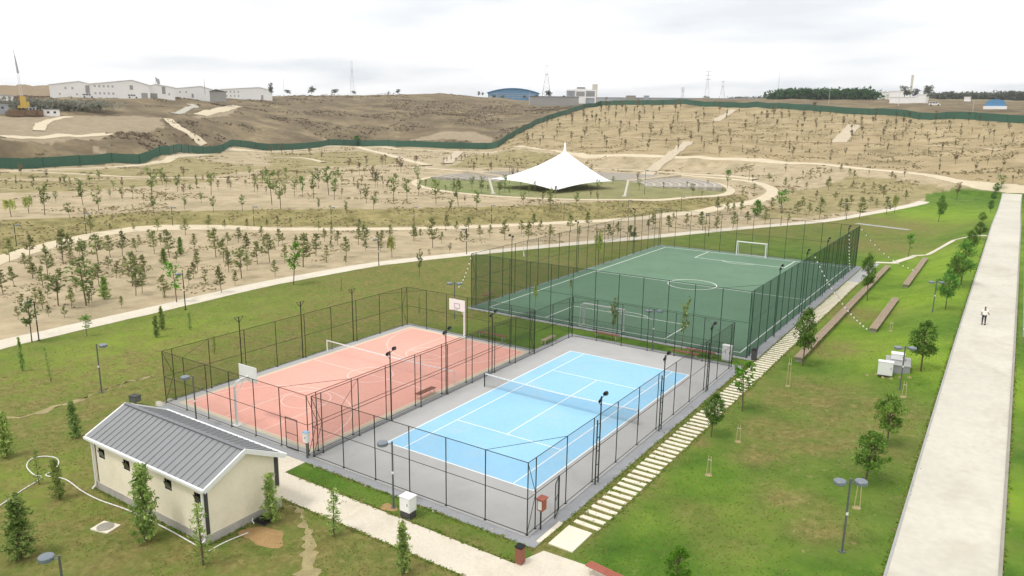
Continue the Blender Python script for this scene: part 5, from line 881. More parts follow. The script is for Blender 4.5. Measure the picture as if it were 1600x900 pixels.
# ------------------------------------------------------------------ far buildings
def px_frame(px, py, r):
    P = pt_r(px, py, r); a = math.atan2(-(P[0]-CAM[0]), P[1]-CAM[1]); return P, a, float((P-CAM) @ AF)/FPX
def hall(label, px0, px1, pyb, pye, pyr, r, skew=.35, ridge=.62, wins=(), name='warehouse', deep=22.):
    """gabled hall: long front seen at an angle, ridge rises to pyr"""
    G_ = spot((px0+px1)/2, pyb); r = min(640, max(450, math.hypot(G_[0]-CAM[0], G_[1]-CAM[1]))); P, a, m_ = px_frame((px0+px1)/2, pyb, r); w_ = (px1-px0)*m_; T = thing(name, (P[0], P[1], P[2]), label, 'building', 'white site halls', a); he, hr = (pyb-pye)*m_, (pyb-pyr)*m_; xg = -w_/2+w_*ridge
    # front gable: eave, ridge, eave
    f = [(-w_/2, 0), (w_/2, 0), (w_/2, he), (xg, hr), (-w_/2, he)]
    wl = MB(); n = 5; wl.add([(x, 0, z-(3 if z == 0 else 0)) for x, z in f]+[(x, deep, z-(3 if z == 0 else 0)) for x, z in f], [(0, 1, 2, 3, 4), (9, 8, 7, 6, 5), (0, 4, 9, 5), (1, 6, 7, 2)]); wl.build('wall', 'white_wall', T)
    rf = MB(); e_ = .5
    for q in ((0, 1), (1, 2)):
        pts = [(-w_/2-e_, he-.1), (xg, hr+.12), (w_/2+e_, he-.1)]; p1, p2 = pts[q[0]], pts[q[1]]; rf.add([(p1[0], -e_, p1[1]), (p2[0], -e_, p2[1]), (p2[0], deep, p2[1]), (p1[0], deep, p1[1]), (p1[0], -e_, p1[1]+.3), (p2[0], -e_, p2[1]+.3), (p2[0], deep, p2[1]+.3), (p1[0], deep, p1[1]+.3)], [(4, 5, 6, 7), (0, 3, 2, 1), (0, 1, 5, 4), (1, 2, 6, 5), (3, 0, 4, 7)])
    rf.build('roof', 'grey_facade' if 'grey' in label else 'white_metal', T)
    for x, z, ww, hh in wins: wn = MB().bbox((x*w_-w_/2-ww/2, -.06, z), (x*w_-w_/2+ww/2, -.0, z+hh)).build('window' if hh < 2 else 'door', 'window_grey' if hh < 2 else 'far_wall_grey', T)
    return T
hall('leftmost white gabled hall on the far ridge', 84, 150, 152, 134, 128, 500, wins=[(.33, 4.6, 1.2, 1.4), (.47, 4.6, 1.2, 1.4), (.78, 2, 2.2, 5.2), (.2, 1.2, 1, 1.2), (.55, 1.2, 1, 1.2)])
hall('largest white hall with two rows of small windows on the far ridge', 150, 231, 154, 133, 126, 505, ridge=.7, wins=[(.06+k*.075, z, 1.1, 1.3) for k in range(5) for z in (2.2, 6.4)]+[(.68, 5.4, 1.8, 2.6), (.9, .4, 3.6, 3.2)]); hall('low white hall behind a flagpole on the far ridge', 231, 272, 154.5, 137, 133, 515, ridge=.35, wins=[(.25, .3, 4.5, 3), (.62, 3, 2, 4.5), (.8, 2.2, 1, 1.4)]); hall('long low white hall with a shallow roof on the far ridge', 272, 331, 155, 140, 135.5, 520, ridge=.72, wins=[(.5, 1.0, 1.3, 2.6), (.2, 4, 1, 1.2), (.35, 4, 1, 1.2)]); hall('white two storey hall with rows of dark windows right of the gap', 348, 424, 156, 141, 137, 525, ridge=.75, wins=[(.04+k*.075, z, 1.0, 1.4) for k in range(5) for z in (2.0, 5.0)]+[(.8, .5, 1.6, 3.2)])
P, a, m_ = px_frame(341, 154, 540); T = thing('shed', P, 'grey brown shed in the gap between the white halls', 'building', rz=a); MB().prism([(-5, 0), (5, 0), (5, 9), (-5, 9)], -2, 4.4).build('wall', 'far_wall_grey', T); MB().add([(-5.4, -.4, 4.4), (5.4, -.4, 4.4), (5.4, 9.4, 4.4), (-5.4, 9.4, 4.4), (-1, -.4, 6), (-1, 9.4, 6)], [(0, 1, 4), (1, 2, 5, 4), (2, 3, 5), (3, 0, 4, 5)]).build('roof', 'tar_dark', T)
def slab(name, label, cat, px0, px1, py0, py1, r, mat, deep=12, group=None, top=None, sub=(), rz=0.):
    P, a, m_ = px_frame((px0+px1)/2, py1, r); w_, h = (px1-px0)*m_, (py1-py0)*m_; T = thing(name, P, label, cat, group, a+rz)
    MB().bbox((-w_/2, 0, -3), (w_/2, deep, h)).build('wall', mat, T); MB().bbox((-w_/2-.3, -.3, h), (w_/2+.3, deep+.3, h+.35)).build('roof', top or mat, T)
    for x, z, ww, hh, mt in sub: MB().bbox((x*w_-w_/2-ww/2, -.08, z*h), (x*w_-w_/2+ww/2, 0, z*h+hh)).build('window', mt, T)
    return T
# pale tan spoil bank at the far left
def bank(name, pts, r, base, mat, deep=40):
    m = MB(); V = []
    for px, py in pts: P = pt_r(px, py, r); B = pt_r(px, base, r-25); Bk = pt_r(px, py+2, r+deep); V += [tuple(B-np.array((0, 0, 3))), tuple(P), tuple(Bk)]
    m.add(V, [q for k in range(len(pts)-1) for q in ((3*k, 3*k+3, 3*k+4, 3*k+1), (3*k+1, 3*k+4, 3*k+5, 3*k+2))]); return m.build(name, mat, None, False)
S(bank('spoil_bank', [(-80, 132), (-20, 133), (10, 133), (24, 134), (27, 132), (40, 132), (52, 134.5), (60, 133.5), (78, 133), (84, 133), (88, 140)], 620, 158, 'tan_cliff'))
for k, (px0, px1, py0, py1, mt, lb) in enumerate(((-14, 11, 164, 173, 'grey_facade', 'low pale cabin at the left edge on the far plateau'), (70, 92, 172, 180, 'white_wall', 'white container on the far plateau by the dark trees'), (2, 20, 150, 156, 'white_wall', 'white cabin below the spoil bank at the far left'), (45, 56, 169, 173, 'white_wall', 'small white cabin by the foot of the yellow crane'))): slab('site_cabin', lb, 'cabin', px0, px1, py0, py1, 412+(k == 2)*60, mt, 5, 'site cabins', 'grey_facade', [(.3, .35, 1, .9, 'glass_dark'), (.7, .35, 1, .9, 'glass_dark')])
for k, (px, py, w_, lb) in enumerate(((24, 182, 7, 'left stack of brown timber on the far plateau'), (42, 181, 7.5, 'middle stack of brown timber on the far plateau'), (58, 181, 5, 'right stack of brown timber on the far plateau'))):
    P = spot(px, py); T = thing('timber_stack', P, lb, 'timber', 'timber stacks', px_frame(px, py, 400)[1])
    for j in range(6): MB().box((random.uniform(-.2, .2), 0, .25+j*.44), (w_-(j == 5)*1.5, 3, .38)).build('beam_layer', 'wood_stack', T)
def crane():
    P, a, m_ = px_frame(37, 172, 425); T = thing('mobile_crane', (P[0], P[1], P[2]), 'yellow mobile crane with a long pale jib on the far left', 'crane', rz=a)
    MB().bbox((-2.2, -1.2, .8), (2.6, 1.2, 2.0)).build('chassis', 'yellow_paint', T); MB().bbox((-1, -1, 2), (1.4, 1, 6.2)).build('turntable', 'yellow_paint', T); MB().bbox((1.5, -1, 2.1), (2.6, .2, 3.8)).build('cab', 'yellow_paint', T)
    for x in (-1.6, -.2, 1.8):
        for y in (-1.2, 1.2): MB().bar((x, y-.2, .5), (x, y+.2, .5), .5, 12).build('wheel', 'black', T)
    j0 = Vector((-.2, 0, 5.5)); P1 = pt_r(26.5, 104, 428); P2 = pt_r(19.5, 73, 430); iv = Matrix.Rotation(-a, 4, 'Z'); j1 = iv @ (Vector(P1)-Vector(P)); j2 = iv @ (Vector(P2)-Vector(P))
    jb = MB(); 
    for dx in (-.45, .45):
        for dy in (-.4, .4): jb.bar(j0+Vector((dx, dy, 0)), j1+Vector((dx*.7, dy*.7, 0)), .09, 4)
    for k in range(14):
        f, f2 = k/14, (k+1)/14; s_ = 1 if k % 2 else -1; jb.bar(j0.lerp(j1, f)+Vector((.4*s_, -.3, 0)), j0.lerp(j1, f2)+Vector((-.4*s_, -.3, 0)), .06, 4)
    jb.build('jib', 'crane_grey', T); MB().bar(j1, j2, .3, 6, .1).build('fly_jib', 'crane_grey', T); MB().bar(j1+Vector((.1, 0, -3)), j1+Vector((-.4, 0, 5)), .55, 6, .2).build('jib_head', 'grey_facade', T); MB().bar(j2, Vector((j2.x+.6, j2.y, j2.z-9)), .03, 4).build('cable', 'grey_steel', T)
crane()
# blue sports hall with a curved roof
def arena():
    P, a, m_ = px_frame(802, 153, 830); w_ = 79*m_; T = thing('sports_hall', P, 'blue sports hall with a low curved roof on the skyline', 'building', rz=a); he, hr, n = 4.6, 13.0*m_+.6, 20; f = lambda u: he+(hr-he)*(1-(2*u-1)**2)
    MB().add([(-w_/2, 0, -4), (w_/2, 0, -4)]+[(w_/2-w_*k/n, 0, f(1-k/n)-.4) for k in range(n+1)], [tuple(range(n+3))]).build('facade', 'blue_roof', T)
    v = [(-w_/2-1+(w_+2)*k/n, y, f(k/n)+dz) for dz in (0, .8) for y in (-1.5, 45) for k in range(n+1)]; q_ = n+1; MB().add(v, [(2*q_+k, 2*q_+k+1, 3*q_+k+1, 3*q_+k) for k in range(n)]+[(k, k+1, 2*q_+k+1, 2*q_+k) for k in range(n)]+[(q_+k, q_+k+1, k+1, k) for k in range(n)]).build('roof', 'blue_roof', T, True)
    for z in (.3, 2.3, 4.1): MB().bbox((-w_/2+2, -.25, z), (w_/2-2, -.02, z+.5)).build('facade_band', 'grey_facade', T)
    for k in range(9): MB().bbox((-w_/2+3+k*(w_-6)/8-.2, -.3, -4), (-w_/2+3+k*(w_-6)/8+.2, -.26, 4)).build('pilaster', 'grey_facade', T)
    for sx in (-1, 1): MB().bbox((sx*w_*.4-5, -6, -4), (sx*w_*.4+5, -.3, 1.6)).build('side_wing', 'grey_facade', T)
arena()
def modern():
    P, a, m_ = px_frame(909, 154, 640); T = thing('office_building', P, 'white and grey office building with a raised centre on the skyline', 'building', rz=a); u = m_
    MB().bbox((-24*u, 0, -4), (-10.5*u, 9, 13*u)).build('left_wing', 'grey_facade', T); MB().bbox((-10.5*u, -.6, -4), (6*u, 9, 15*u)).build('centre', 'white_wall', T); MB().bbox((-8*u, -.2, 15*u), (5*u, 8, 17*u)).build('roof_top', 'tar_dark', T); MB().bbox((6*u, 0, -4), (22*u, 9, 13*u)).build('right_wing', 'grey_facade', T)
    for x0, x1 in ((-24, -10.5), (6, 22)): MB().bbox((x0*u, -.4, 11.5*u), (x1*u, -.01, 13.4*u)).build('white_band', 'white_wall', T); MB().bbox((x0*u, -.5, 1*u), (x1*u, -.01, 3*u)).build('white_band', 'white_wall', T)
    for x0, x1, z0, z1 in ((-20, -15, 5, 9), (-8.8, 4.5, 3.5, 10.5), (8, 19, 5, 9)): MB().bbox((x0*u, -.75, z0*u), (x1*u, -.62, z1*u)).build('window', 'far_wall_grey', T)
    for x in (-9.7, 5.2, 21): MB().bbox((x*u-.5, -1.1, -4), (x*u+.5, -.76, 14*u)).build('column', 'white_wall', T)
modern()
slab('boundary_wall', 'long low grey wall on the skyline right of the office building', 'wall', 912, 1205, 153.5, 158.5, 760, 'grey_facade', 3); slab('low_building', 'low tan building on the skyline above the hoarding', 'building', 978, 993, 150, 155, 750, 'stone_grey', 8); slab('low_building', 'small grey building on the skyline right of the tan one', 'building', 1006, 1014, 150, 155, 752, 'grey_facade', 8); slab('dark_block', 'dark grey wall block below the pylon and left of the office building', 'wall', 828, 904, 151.5, 159, 620, 'far_wall_grey', 4, top='tar_dark')
slab('low_building', 'white low building left of the far trees on the right', 'building', 1364, 1396, 144, 151, 720, 'white_wall', 10); slab('petrol_station', 'long white flat canopy building on the right skyline', 'building', 1393, 1447, 152, 155.5, 600, 'white_wall', 10); slab('low_building', 'white upper storey behind the long flat canopy', 'building', 1391, 1410, 143, 150, 640, 'white_wall', 10); slab('low_building', 'white cube building at the right end of the flat canopy', 'building', 1434, 1446, 148, 155, 598, 'white_wall', 8)
slab('low_building', 'grey glazed row under the flat white canopy', 'building', 1396, 1444, 155.5, 160, 603, 'far_wall_grey', 6); slab('chimney', 'pale tall chimney between the far trees on the right', 'chimney', 1420.5, 1424, 119, 150, 900, 'pole_pale', 2.6); slab('low_building', 'pale roof far right beyond the road', 'building', 1507, 1516, 152, 155, 680, 'white_wall', 6); slab('water_tank', 'pale round topped tank beside the office building', 'tank', 925, 933, 133, 154, 900, 'pole_pale', 4)
# blue tarpaulin shelter
P, a, m_ = px_frame(1555, 166, 470); T = thing('tarpaulin_shelter', P, 'blue domed tarpaulin shelter beside the far road', 'shelter', rz=a); n = 12; w_ = 28*m_; hh = 11*m_; v = [(-w_/2*math.cos(math.pi*k/n)*(1 if y < 3 else .85), y, hh*math.sin(math.pi*k/n)**.6-.1) for y in (0, 6) for k in range(n+1)]
MB().add(v, [(k, k+1, n+2+k, n+1+k) for k in range(n)]+[tuple(range(n, -1, -1))]+[tuple(range(n+1, 2*n+2))]).build('cover', 'blue_roof', T); MB().bbox((-w_/2-.6, -.6, -1.5), (w_/2+.6, 6.6, .05)).build('base', 'white_wall', T)
def car(label, px, py, r, ln_px, mat='white_metal', rz=0.):
    P, a, m_ = px_frame(px, py, r); s_ = ln_px*m_/4.4; P = np.array((P[0], P[1], P[2])); T = thing('van', P, label, 'vehicle', rz=a+rz); T.scale = (s_, s_, s_)
    b = [(-2.2, .35), (2.2, .35), (2.2, .8), (1.5, 1.0), (.9, 1.7), (-2.1, 1.75), (-2.2, 1.5)]; MB().add([(x, y, z) for y in (-.85, .85) for x, z in b], [tuple(range(6, -1, -1)), tuple(range(7, 14))]+[(k, (k+1) % 7, 7+(k+1) % 7, 7+k) for k in range(7)]).build('body', mat, T)
    for x0, x1 in ((.2, 1.15), (-.9, .05), (-2, -1.05)): MB().add([(x0, -.87, 1.05), (x1, -.87, 1.05), (min(x1, .85), -.87, 1.58), (x0, -.87, 1.58)], [(0, 1, 2, 3)]).build('side_window', 'glass_dark', T)
    for x in (-1.4, 1.4):
        for y in (-.8, .8): wh = MB().bar((x, y-.12, .35), (x, y+.12, .35), .35, 14).build('wheel', 'black', T)
car('white van driving on the far road behind the hoarding', 1460, 165.5, 470, 16); car('white van parked in front of the largest white hall', 208, 153.5, 500, 15); car('white car parked left of the largest white hall', 138, 153, 497, 16)
def pylon(label, px, pyb, pyt, r, kind=0, wpx=14, name='pylon', mat='pylon_grey'):
    P, a, m_ = px_frame(px, pyb, r); h = (pyb-pyt)*m_; w_ = wpx*m_; T = thing(name, P, label, 'pylon', 'power pylons on the skyline', a); t = .10*r/700; waist = .72
    lg = MB()
    for sx in (-1, 1):
        for sy in (-1, 1): lg.bar((sx*w_/2, sy*w_/2+w_/2, -3), (sx*w_*.12, sy*w_*.12+w_/2, h*waist), t*1.5, 4).bar((sx*w_*.12, sy*w_*.12+w_/2, h*waist), (sx*w_*(.12 if kind == 0 else .03), sy*w_*.1+w_/2, h), t*1.5, 4)
    lg.build('leg', mat, T); br = MB()
    for k in range(6):
        f, f2 = k/6*waist, (k+1)/6*waist; x, x2 = w_*(.5-.38*f/waist), w_*(.5-.38*f2/waist); br.bar((-x, w_*.3, f*h), (x2, w_*.3, f2*h), t*.8, 4).bar((x, w_*.3, f*h), (-x2, w_*.3, f2*h), t*.8, 4)
    br.build('bracing', mat, T); am = MB()
    for z in ((waist, .86, 1.0) if kind else (waist, .985)): ww = w_*(.55 if kind else .13); am.bar((-ww, w_*.5, h*z), (ww, w_*.5, h*z), t*1.6, 4); am.bar((-ww, w_*.5, h*z), (0, w_*.5, h*(z+.035)), t, 4).bar((ww, w_*.5, h*z), (0, w_*.5, h*(z+.035)), t, 4)
    am.build('cross_arm', mat, T)
pylon('dark lattice pylon between the blue hall and the office building', 853.5, 152, 104, 700, 0, 15, mat='tar_dark'); pylon('faint pylon standing alone left of the middle skyline', 551, 150, 98, 1500, 0, 8); pylon('tall pylon with three cross arms right of centre', 1104, 156, 113, 1300, 1, 9); pylon('wide short pylon right of the tall pylon', 1128, 156, 128, 1100, 0, 10); pylon('small faint pylon left of the tall pylon', 1066, 156, 138, 1500, 1, 6)
def pole(label, px, pyb, pyt, r, t=.12, mat='pylon_grey', flag=False, head=False, name='mast'):
    P, a, m_ = px_frame(px, pyb, r); h = (pyb-pyt)*m_; T = thing(name, P, label, 'pole', 'poles on the skyline', a); MB().bar((0, 0, -3), (0, 0, h), t, 6, t*.6).build('shaft', mat, T); MB().box((0, 0, h+.1), (t*3, t*3, .2)).build('cap', mat, T)
    if flag: MB().add([(0, 0, h-.3), (2.2, .3, h-1.6), (2.4, 0, h-4.6), (1, .2, h-4.8), (0, 0, h-2.2)], [(0, 1, 2, 3, 4)]).build('flag', 'far_wall_grey', T)
    if head: MB().bar((0, 0, h), (1.6, 0, h+.2), .08, 5).build('arm', mat, T)
pole('flagpole with a grey flag behind the low white hall', 245.5, 150, 121, 560, .2, 'far_wall_grey', True, name='flagpole'); pole('thin dark pole on the long low white hall', 320, 140, 125, 545, .18, 'far_wall_grey'); pole('thin pole right of the white halls', 444, 150, 124, 620, .15); pole('thin tall mast on the right skyline', 1214.5, 158, 116, 900, .2); pole('short mast beside the tall right mast', 1206, 158, 139, 900, .18); pole('pale lamp post by the dark wood on the right', 1295, 159, 142, 560, .14, 'pole_pale', head=True); pole('pale lamp post in front of the flat white canopy', 1404, 164, 134, 520, .14, 'pole_pale', head=True); pole('slanting pale post beside the far road', 1521, 166, 158, 480, .12, 'pole_pale'); pole('thin mast near the white building on the right skyline', 1377, 148, 138, 730, .2, 'far_wall_grey'); pole('pale lamp post by the blue hall', 827, 158, 138, 640, .14, 'pole_pale', head=True)
# far trees
for px, py, top, r, wd, lb in ((424, 148, 129, 600, .45, 'dark narrow tree right of the white halls'), (450, 147, 140, 640, 1.5, 'low dark trees right of the white halls'), (487, 147, 135, 700, 1.1, 'dark round tree on the left of the middle skyline'), (523, 147, 139, 720, 1.6, 'low round tree on the middle skyline'), (553, 147, 142, 740, 1.6, 'flat low tree below the faint pylon'), (622, 146, 139, 760, 1.2, 'small tree in the middle of the skyline'), (607, 146, 143, 760, 1.5, 'tiny bush left of the small middle skyline tree'), (748, 150, 143, 760, .7, 'small conifer left of the blue hall'), (754, 150, 144, 760, .7, 'second small conifer left of the blue hall'), (857, 153, 141, 660, 1.0, 'dark pointed tree at the foot of the dark pylon'), (772, 154, 148, 780, 1.3, 'dark tree in front of the left end of the blue hall'), (786, 154, 149, 780, 1.3, 'dark tree in front of the left middle of the blue hall'), (820, 154, 149, 780, 1.4, 'dark tree in front of the right half of the blue hall'), (838, 154, 148, 780, 1.3, 'dark tree at the right end of the blue hall'),
    (1413, 152, 134, 700, 1.1, 'large dark tree left of the pale chimney'), (1430, 152, 139, 700, 1.1, 'dark tree right of the pale chimney'), (1449, 152, 134, 690, 1.05, 'round dark tree right of the pale chimney group'), (1484, 154, 142, 720, 1.2, 'dark tree at the left of the right hand tree belt'), (1577, 154, 141, 720, 1.1, 'tall tree in the right hand tree belt'), (1592, 154, 143, 720, 1.2, 'tree at the right end of the tree belt'), (881, 153, 149, 640, 1.4, 'little dark tree left of the office building'), (1104, 157, 150, 900, 1.5, 'dim tree below the tall pylon'), (1153, 157, 151, 900, 1.5, 'dim tree right of the wide pylon'), (1500, 154, 146, 730, 1.4, 'low tree in the left of the tree belt'), (1520, 154, 146, 730, 1.4, 'low tree in the middle of the tree belt'), (1540, 154, 146, 730, 1.4, 'low tree right of the middle of the tree belt'), (1559, 154, 146, 730, 1.4, 'low tree in the right of the tree belt'), (1464, 154, 147, 730, 1.4, 'low tree right of the round dark tree')):
    P, a, m_ = px_frame(px, py, r); plant('far', P, (py-top)*m_*1.1, lb, 'trees on the skyline', wd)
P = spot(558, 221); plant('bushy', (P[0], P[1], P[2]), hpx(P, 9), 'bright green bush behind the hoarding in the middle', None, 2.2, 'bush'); P = spot(500, 225); plant('bushy', P, hpx(P, 5), 'green bush behind the hoarding left of the bright bush', None, 3, 'bush')
def foliage_mass(name, label, pts, mat, size, n, seed, hgt):
    """a far wood that reads as one mass: leaf clumps over a strip of ground"""
    rnd = random.Random(seed); m = MB()
    for _ in range(n):
        k = rnd.randrange(len(pts)-1); f = rnd.random(); x, y, z, hh = [pts[k][i]+(pts[k+1][i]-pts[k][i])*f for i in range(4)]; c = Vector((x+rnd.gauss(0, hgt), y+rnd.gauss(0, hgt), z+hh*rnd.random()**.7)); 
        for j in range(7): card(m, c+Vector((rnd.gauss(0, size), rnd.gauss(0, size), rnd.gauss(0, size*.6))), size*1.1, rnd, .8, 1.4)
    return tag(m.build(name, mat), label, 'trees', kind='stuff')
def strip_px(lst, r):
    o = []
    for px, pyb, pyt in lst: P, a, m_ = px_frame(px, pyb, r); o.append((P[0], P[1], P[2], (pyb-pyt)*m_))
    return o
foliage_mass('far_wood', 'dense green wood on the right skyline', strip_px([(1208, 155, 149), (1230, 155, 143), (1265, 155, 142), (1300, 155, 142.5), (1345, 154, 141.5), (1362, 154, 148)], 700), 'leaf_wood', 2.0, 900, 3, 4.)
foliage_mass('tree_belt', 'grey green tree belt along the right skyline', strip_px([(1455, 156, 149), (1500, 156, 148), (1550, 156, 148), (1610, 156, 147.5), (1680, 157, 147.5)], 900), 'leaf_far', 2.2, 900, 4, 5.); foliage_mass('far_wood', 'dark scrubby wood below the white halls at the far left', strip_px([(-20, 172, 156), (40, 174, 158), (80, 174, 158), (130, 173, 159), (165, 168, 161)], 440), 'leaf_grey', 1.2, 330, 5, 4.); foliage_mass('low_trees', 'low dim trees along the middle right skyline', strip_px([(1140, 157, 153), (1206, 157, 152)], 900), 'leaf_far', 1.2, 160, 6, 5.)

# ------------------------------------------------------------------ scrub on the rough ground beyond the hoarding, tufts on the lawn
def scatter_scrub():
    rs = np.random.RandomState(21); n = 40000; px = -40+910*rs.rand(n); r = 270+450*rs.rand(n); a = YAW-np.arctan((px-800)/FPX); x, y = CAM[0]-np.sin(a)*r, CAM[1]+np.cos(a)*r
    ok = inside(out_poly, x, y) & (fbm(x/26., y/26., 3) > .5+.08*rs.rand(n))
    for p in dirt_polys: ok &= ~inside(p, x, y)
    x, y = x[ok][:6000], y[ok][:6000]; z = H(x, y); rnd = random.Random(21); m = MB()
    for x_, y_, z_ in zip(x, y, z):
        s_ = rnd.uniform(.35, 1.0)
        for j in range(4): card(m, (x_+rnd.gauss(0, s_*.6), y_+rnd.gauss(0, s_*.6), z_+s_*.35*rnd.random()), s_*1.1, rnd, 1., 1.3)
    tag(m.build('scrub', 'scrub_leaf'), 'brown scrub growing over the rough slope beyond the hoarding', 'scrub', kind='stuff')
scatter_scrub()
leaf('grass_blade', '#6d8a36', '#9aab52', .0); leaf('dry_blade', '#a39760', '#bdb07c', .0)
def scatter_grass():
    rs = np.random.RandomState(3); n = 70000; d = 28+75*rs.rand(n)**1.3; a = YAW+(rs.rand(n)-.5)*1.24; x = CAM[0]-np.sin(a)*d; y = CAM[1]+np.cos(a)*d
    blk = ((x > -8.6) & (x < 8.7) & (y > -16.8) & (y < 17.2)) | ((x > -23.5) & (x < -8) & (y > -16.8) & (y < 10.6)) | ((x > -22.7) & (x < 9) & (y > 18.7) & (y < 72.6)) | ((x > 22.8) & (x < 27.5)) | ((x > -14.7) & (x < -4.4) & (y > -25.7) & (y < -20.7)) | ((x > -10.5) & (x < 13.6) & (y > -20.7) & (y < -16.3) & ~((x > -7.6) & (x < 8.4) & (y > -18.1) & (y < -16.7))) | ((x > 8.8) & (x < 10.4) & (y > -16) & (y < 76)) | ((x > 27.8) & (y > 33))
    ok = ~blk & inside(lawn_poly, x, y) & (fbm(x/2.2, y/2.2, 3) > .42); x, y = x[ok], y[ok]; m_ = len(x); ex, ey = [x], [y]
    for x0, y0, x1, y1, q in ((22.86, -28, 22.86, 110, 2600), (27.43, -28, 27.43, 60, 1200), (-7.6, -18.17, 8.4, -18.17, 700), (-10.4, -20.4, 7.2, -20.4, 700), (-7.6, -16.7, 8.5, -16.7, 600), (8.56, -16, 8.56, 17, 900), (-23.42, -16.6, -23.42, 10.5, 500), (8.86, -14, 8.86, 58, 1400), (10.4, -14, 10.4, 58, 1600), (9.6, -13.6, 9.6, 40, 900), (-14.6, -25.5, -4.6, -25.5, 400), (-4.5, -25.4, -4.5, -21, 200), (-22.55, 18.8, 8.8, 18.8, 700)):
        f = rs.rand(q); ex.append(x0+(x1-x0)*f+rs.randn(q)*(.07 if x0 != 9.6 else .5)); ey.append(y0+(y1-y0)*f+rs.randn(q)*.07)
    x, y = np.concatenate(ex), np.concatenate(ey); z = H(x, y); n = len(x); s_ = .025+.04*rs.rand(n); s_[m_:] *= 1.7; az_ = rs.rand(n)*6.283; tl = (rs.rand(n)-.5)*2.4*s_
    V, F_ = [], []
    for q in range(2):
        aa = az_+q*1.6; cx, sy = np.cos(aa)*s_*.9, np.sin(aa)*s_*.9; V += [np.stack([x-cx, y-sy, z-.01], 1), np.stack([x+cx, y+sy, z-.01], 1), np.stack([x+tl, y+tl*.6, z+s_], 1)]
    V = np.stack(V, 1).reshape(-1, 3); idx = np.arange(n)*6; F_ = np.concatenate([np.stack([idx, idx+1, idx+2], 1), np.stack([idx+3, idx+4, idx+5], 1)])
    me = bpy.data.meshes.new('grass'); me.from_pydata(V.tolist(), [], F_.tolist()); me.materials.append(MATS['grass_blade']); me.materials.append(MATS['dry_blade']); mi = (rs.rand(n) < .3).astype(np.int32); me.polygons.foreach_set('material_index', np.concatenate([mi, mi])); me.update()
    tag(link('grass', me), 'short uneven green grass tufts of the lawns round the courts', 'grass', kind='stuff')
scatter_grass()
leaf('tussock', '#838055', '#aca67a', .0); leaf('tussock_dry', '#a09373', '#bfb291', .0)
def scatter_tussock():
    rs = np.random.RandomState(9); n = 90000; d = 60+430*rs.rand(n)**1.2; a = YAW+(rs.rand(n)-.5)*1.22; x = CAM[0]-np.sin(a)*d; y = CAM[1]+np.cos(a)*d
    ok = ~inside(lawn_poly, x, y) & ~inside(out_poly, x, y) & (np.hypot(x-AMPH[0], y-AMPH[1]) > 46); nz = fbm(x/7, y/7, 3); ok &= nz > np.where(inside(band_poly, x, y), .43, np.where(inside(hill_poly, x, y), .6, .63))
    for L in (NEAR_PATH, PATH_2, PATH_3):
        for p in dens(L, 3.): ok &= (x-p[0])**2+(y-p[1])**2 > 5.5
    x, y = x[ok], y[ok]; z = H(x, y); n = len(x); s_ = (.08+.13*rs.rand(n))*np.clip(np.hypot(x-CAM[0], y-CAM[1])/130, .8, 2); V = []
    for q in range(3):
        aa = rs.rand(n)*6.283; cx, sy = np.cos(aa)*s_*1.2, np.sin(aa)*s_*1.2; tx, ty = (rs.rand(2, n)-.5)*2.4*s_; V += [np.stack([x-cx, y-sy, z-.01], 1), np.stack([x+cx, y+sy, z-.01], 1), np.stack([x+tx, y+ty, z+s_], 1)]
    V = np.stack(V, 1).reshape(-1, 3); idx = np.arange(n)*9; F_ = np.concatenate([np.stack([idx+3*k, idx+3*k+1, idx+3*k+2], 1) for k in range(3)])
    me = bpy.data.meshes.new('dry_grass'); me.from_pydata(V.tolist(), [], F_.tolist()); me.materials.append(MATS['tussock']); me.materials.append(MATS['tussock_dry']); mi = (rs.rand(n) < .5).astype(np.int32); me.polygons.foreach_set('material_index', np.concatenate([mi]*3)); me.update()
    tag(link('dry_grass', me), 'dry olive grass tussocks over the sandy groves and tan hillside', 'grass', kind='stuff')
scatter_tussock()

# ------------------------------------------------------------------ strings of festoon bulbs
def festoon(label, A, B, sag, n):
    A, B = Vector(A), Vector(B); T = thing('festoon_lights', tuple(A), label, 'string lights', 'strings of festoon bulbs'); pts = [(B-A)*k/24-Vector((0, 0, sag*4*(k/24)*(1-k/24))) for k in range(25)]; MB().tube(pts, .012, 4).build('cable', 'black', T); bm = MB().lathe([(0, -.16), (.07, -.13), (.09, -.06), (.05, .0), (.03, .05), (0, .05)], n=8).mesh('bulb', 'bulb', True)
    for k in range(n): f = (k+.5)/n; link('bulb', bm, T, (B-A)*f-Vector((0, 0, sag*4*f*(1-f)+.06)))
P = spot(1356, 522); festoon('string of white bulbs from the football fence to the nearer short timber seat', (7.9, 43, 5.95), (P[0], P[1], P[2]+.5), .9, 20); P = spot(1331, 427); festoon('short string of white bulbs down the far right of the football fence', (7.9, 63.5, 5.95), (P[0]-.3, P[1], .5), .3, 11); P = spot(1430, 427); festoon('string of white bulbs over the far lawn behind the football pitch', (7.9, 71.7, 5.9), (P[0], P[1], P[2]+.5), 1.0, 12)
P = spot(716, 452); festoon('string of white bulbs left of the football fence', (-22.15, 19.5, 5.9), (P[0], P[1], .3), .5, 9); P = spot(884, 398); festoon('string of white bulbs beside the left of the football pitch', (-22.15, 30, 4.5), (-30, 42, 5.0), 1.2, 12)

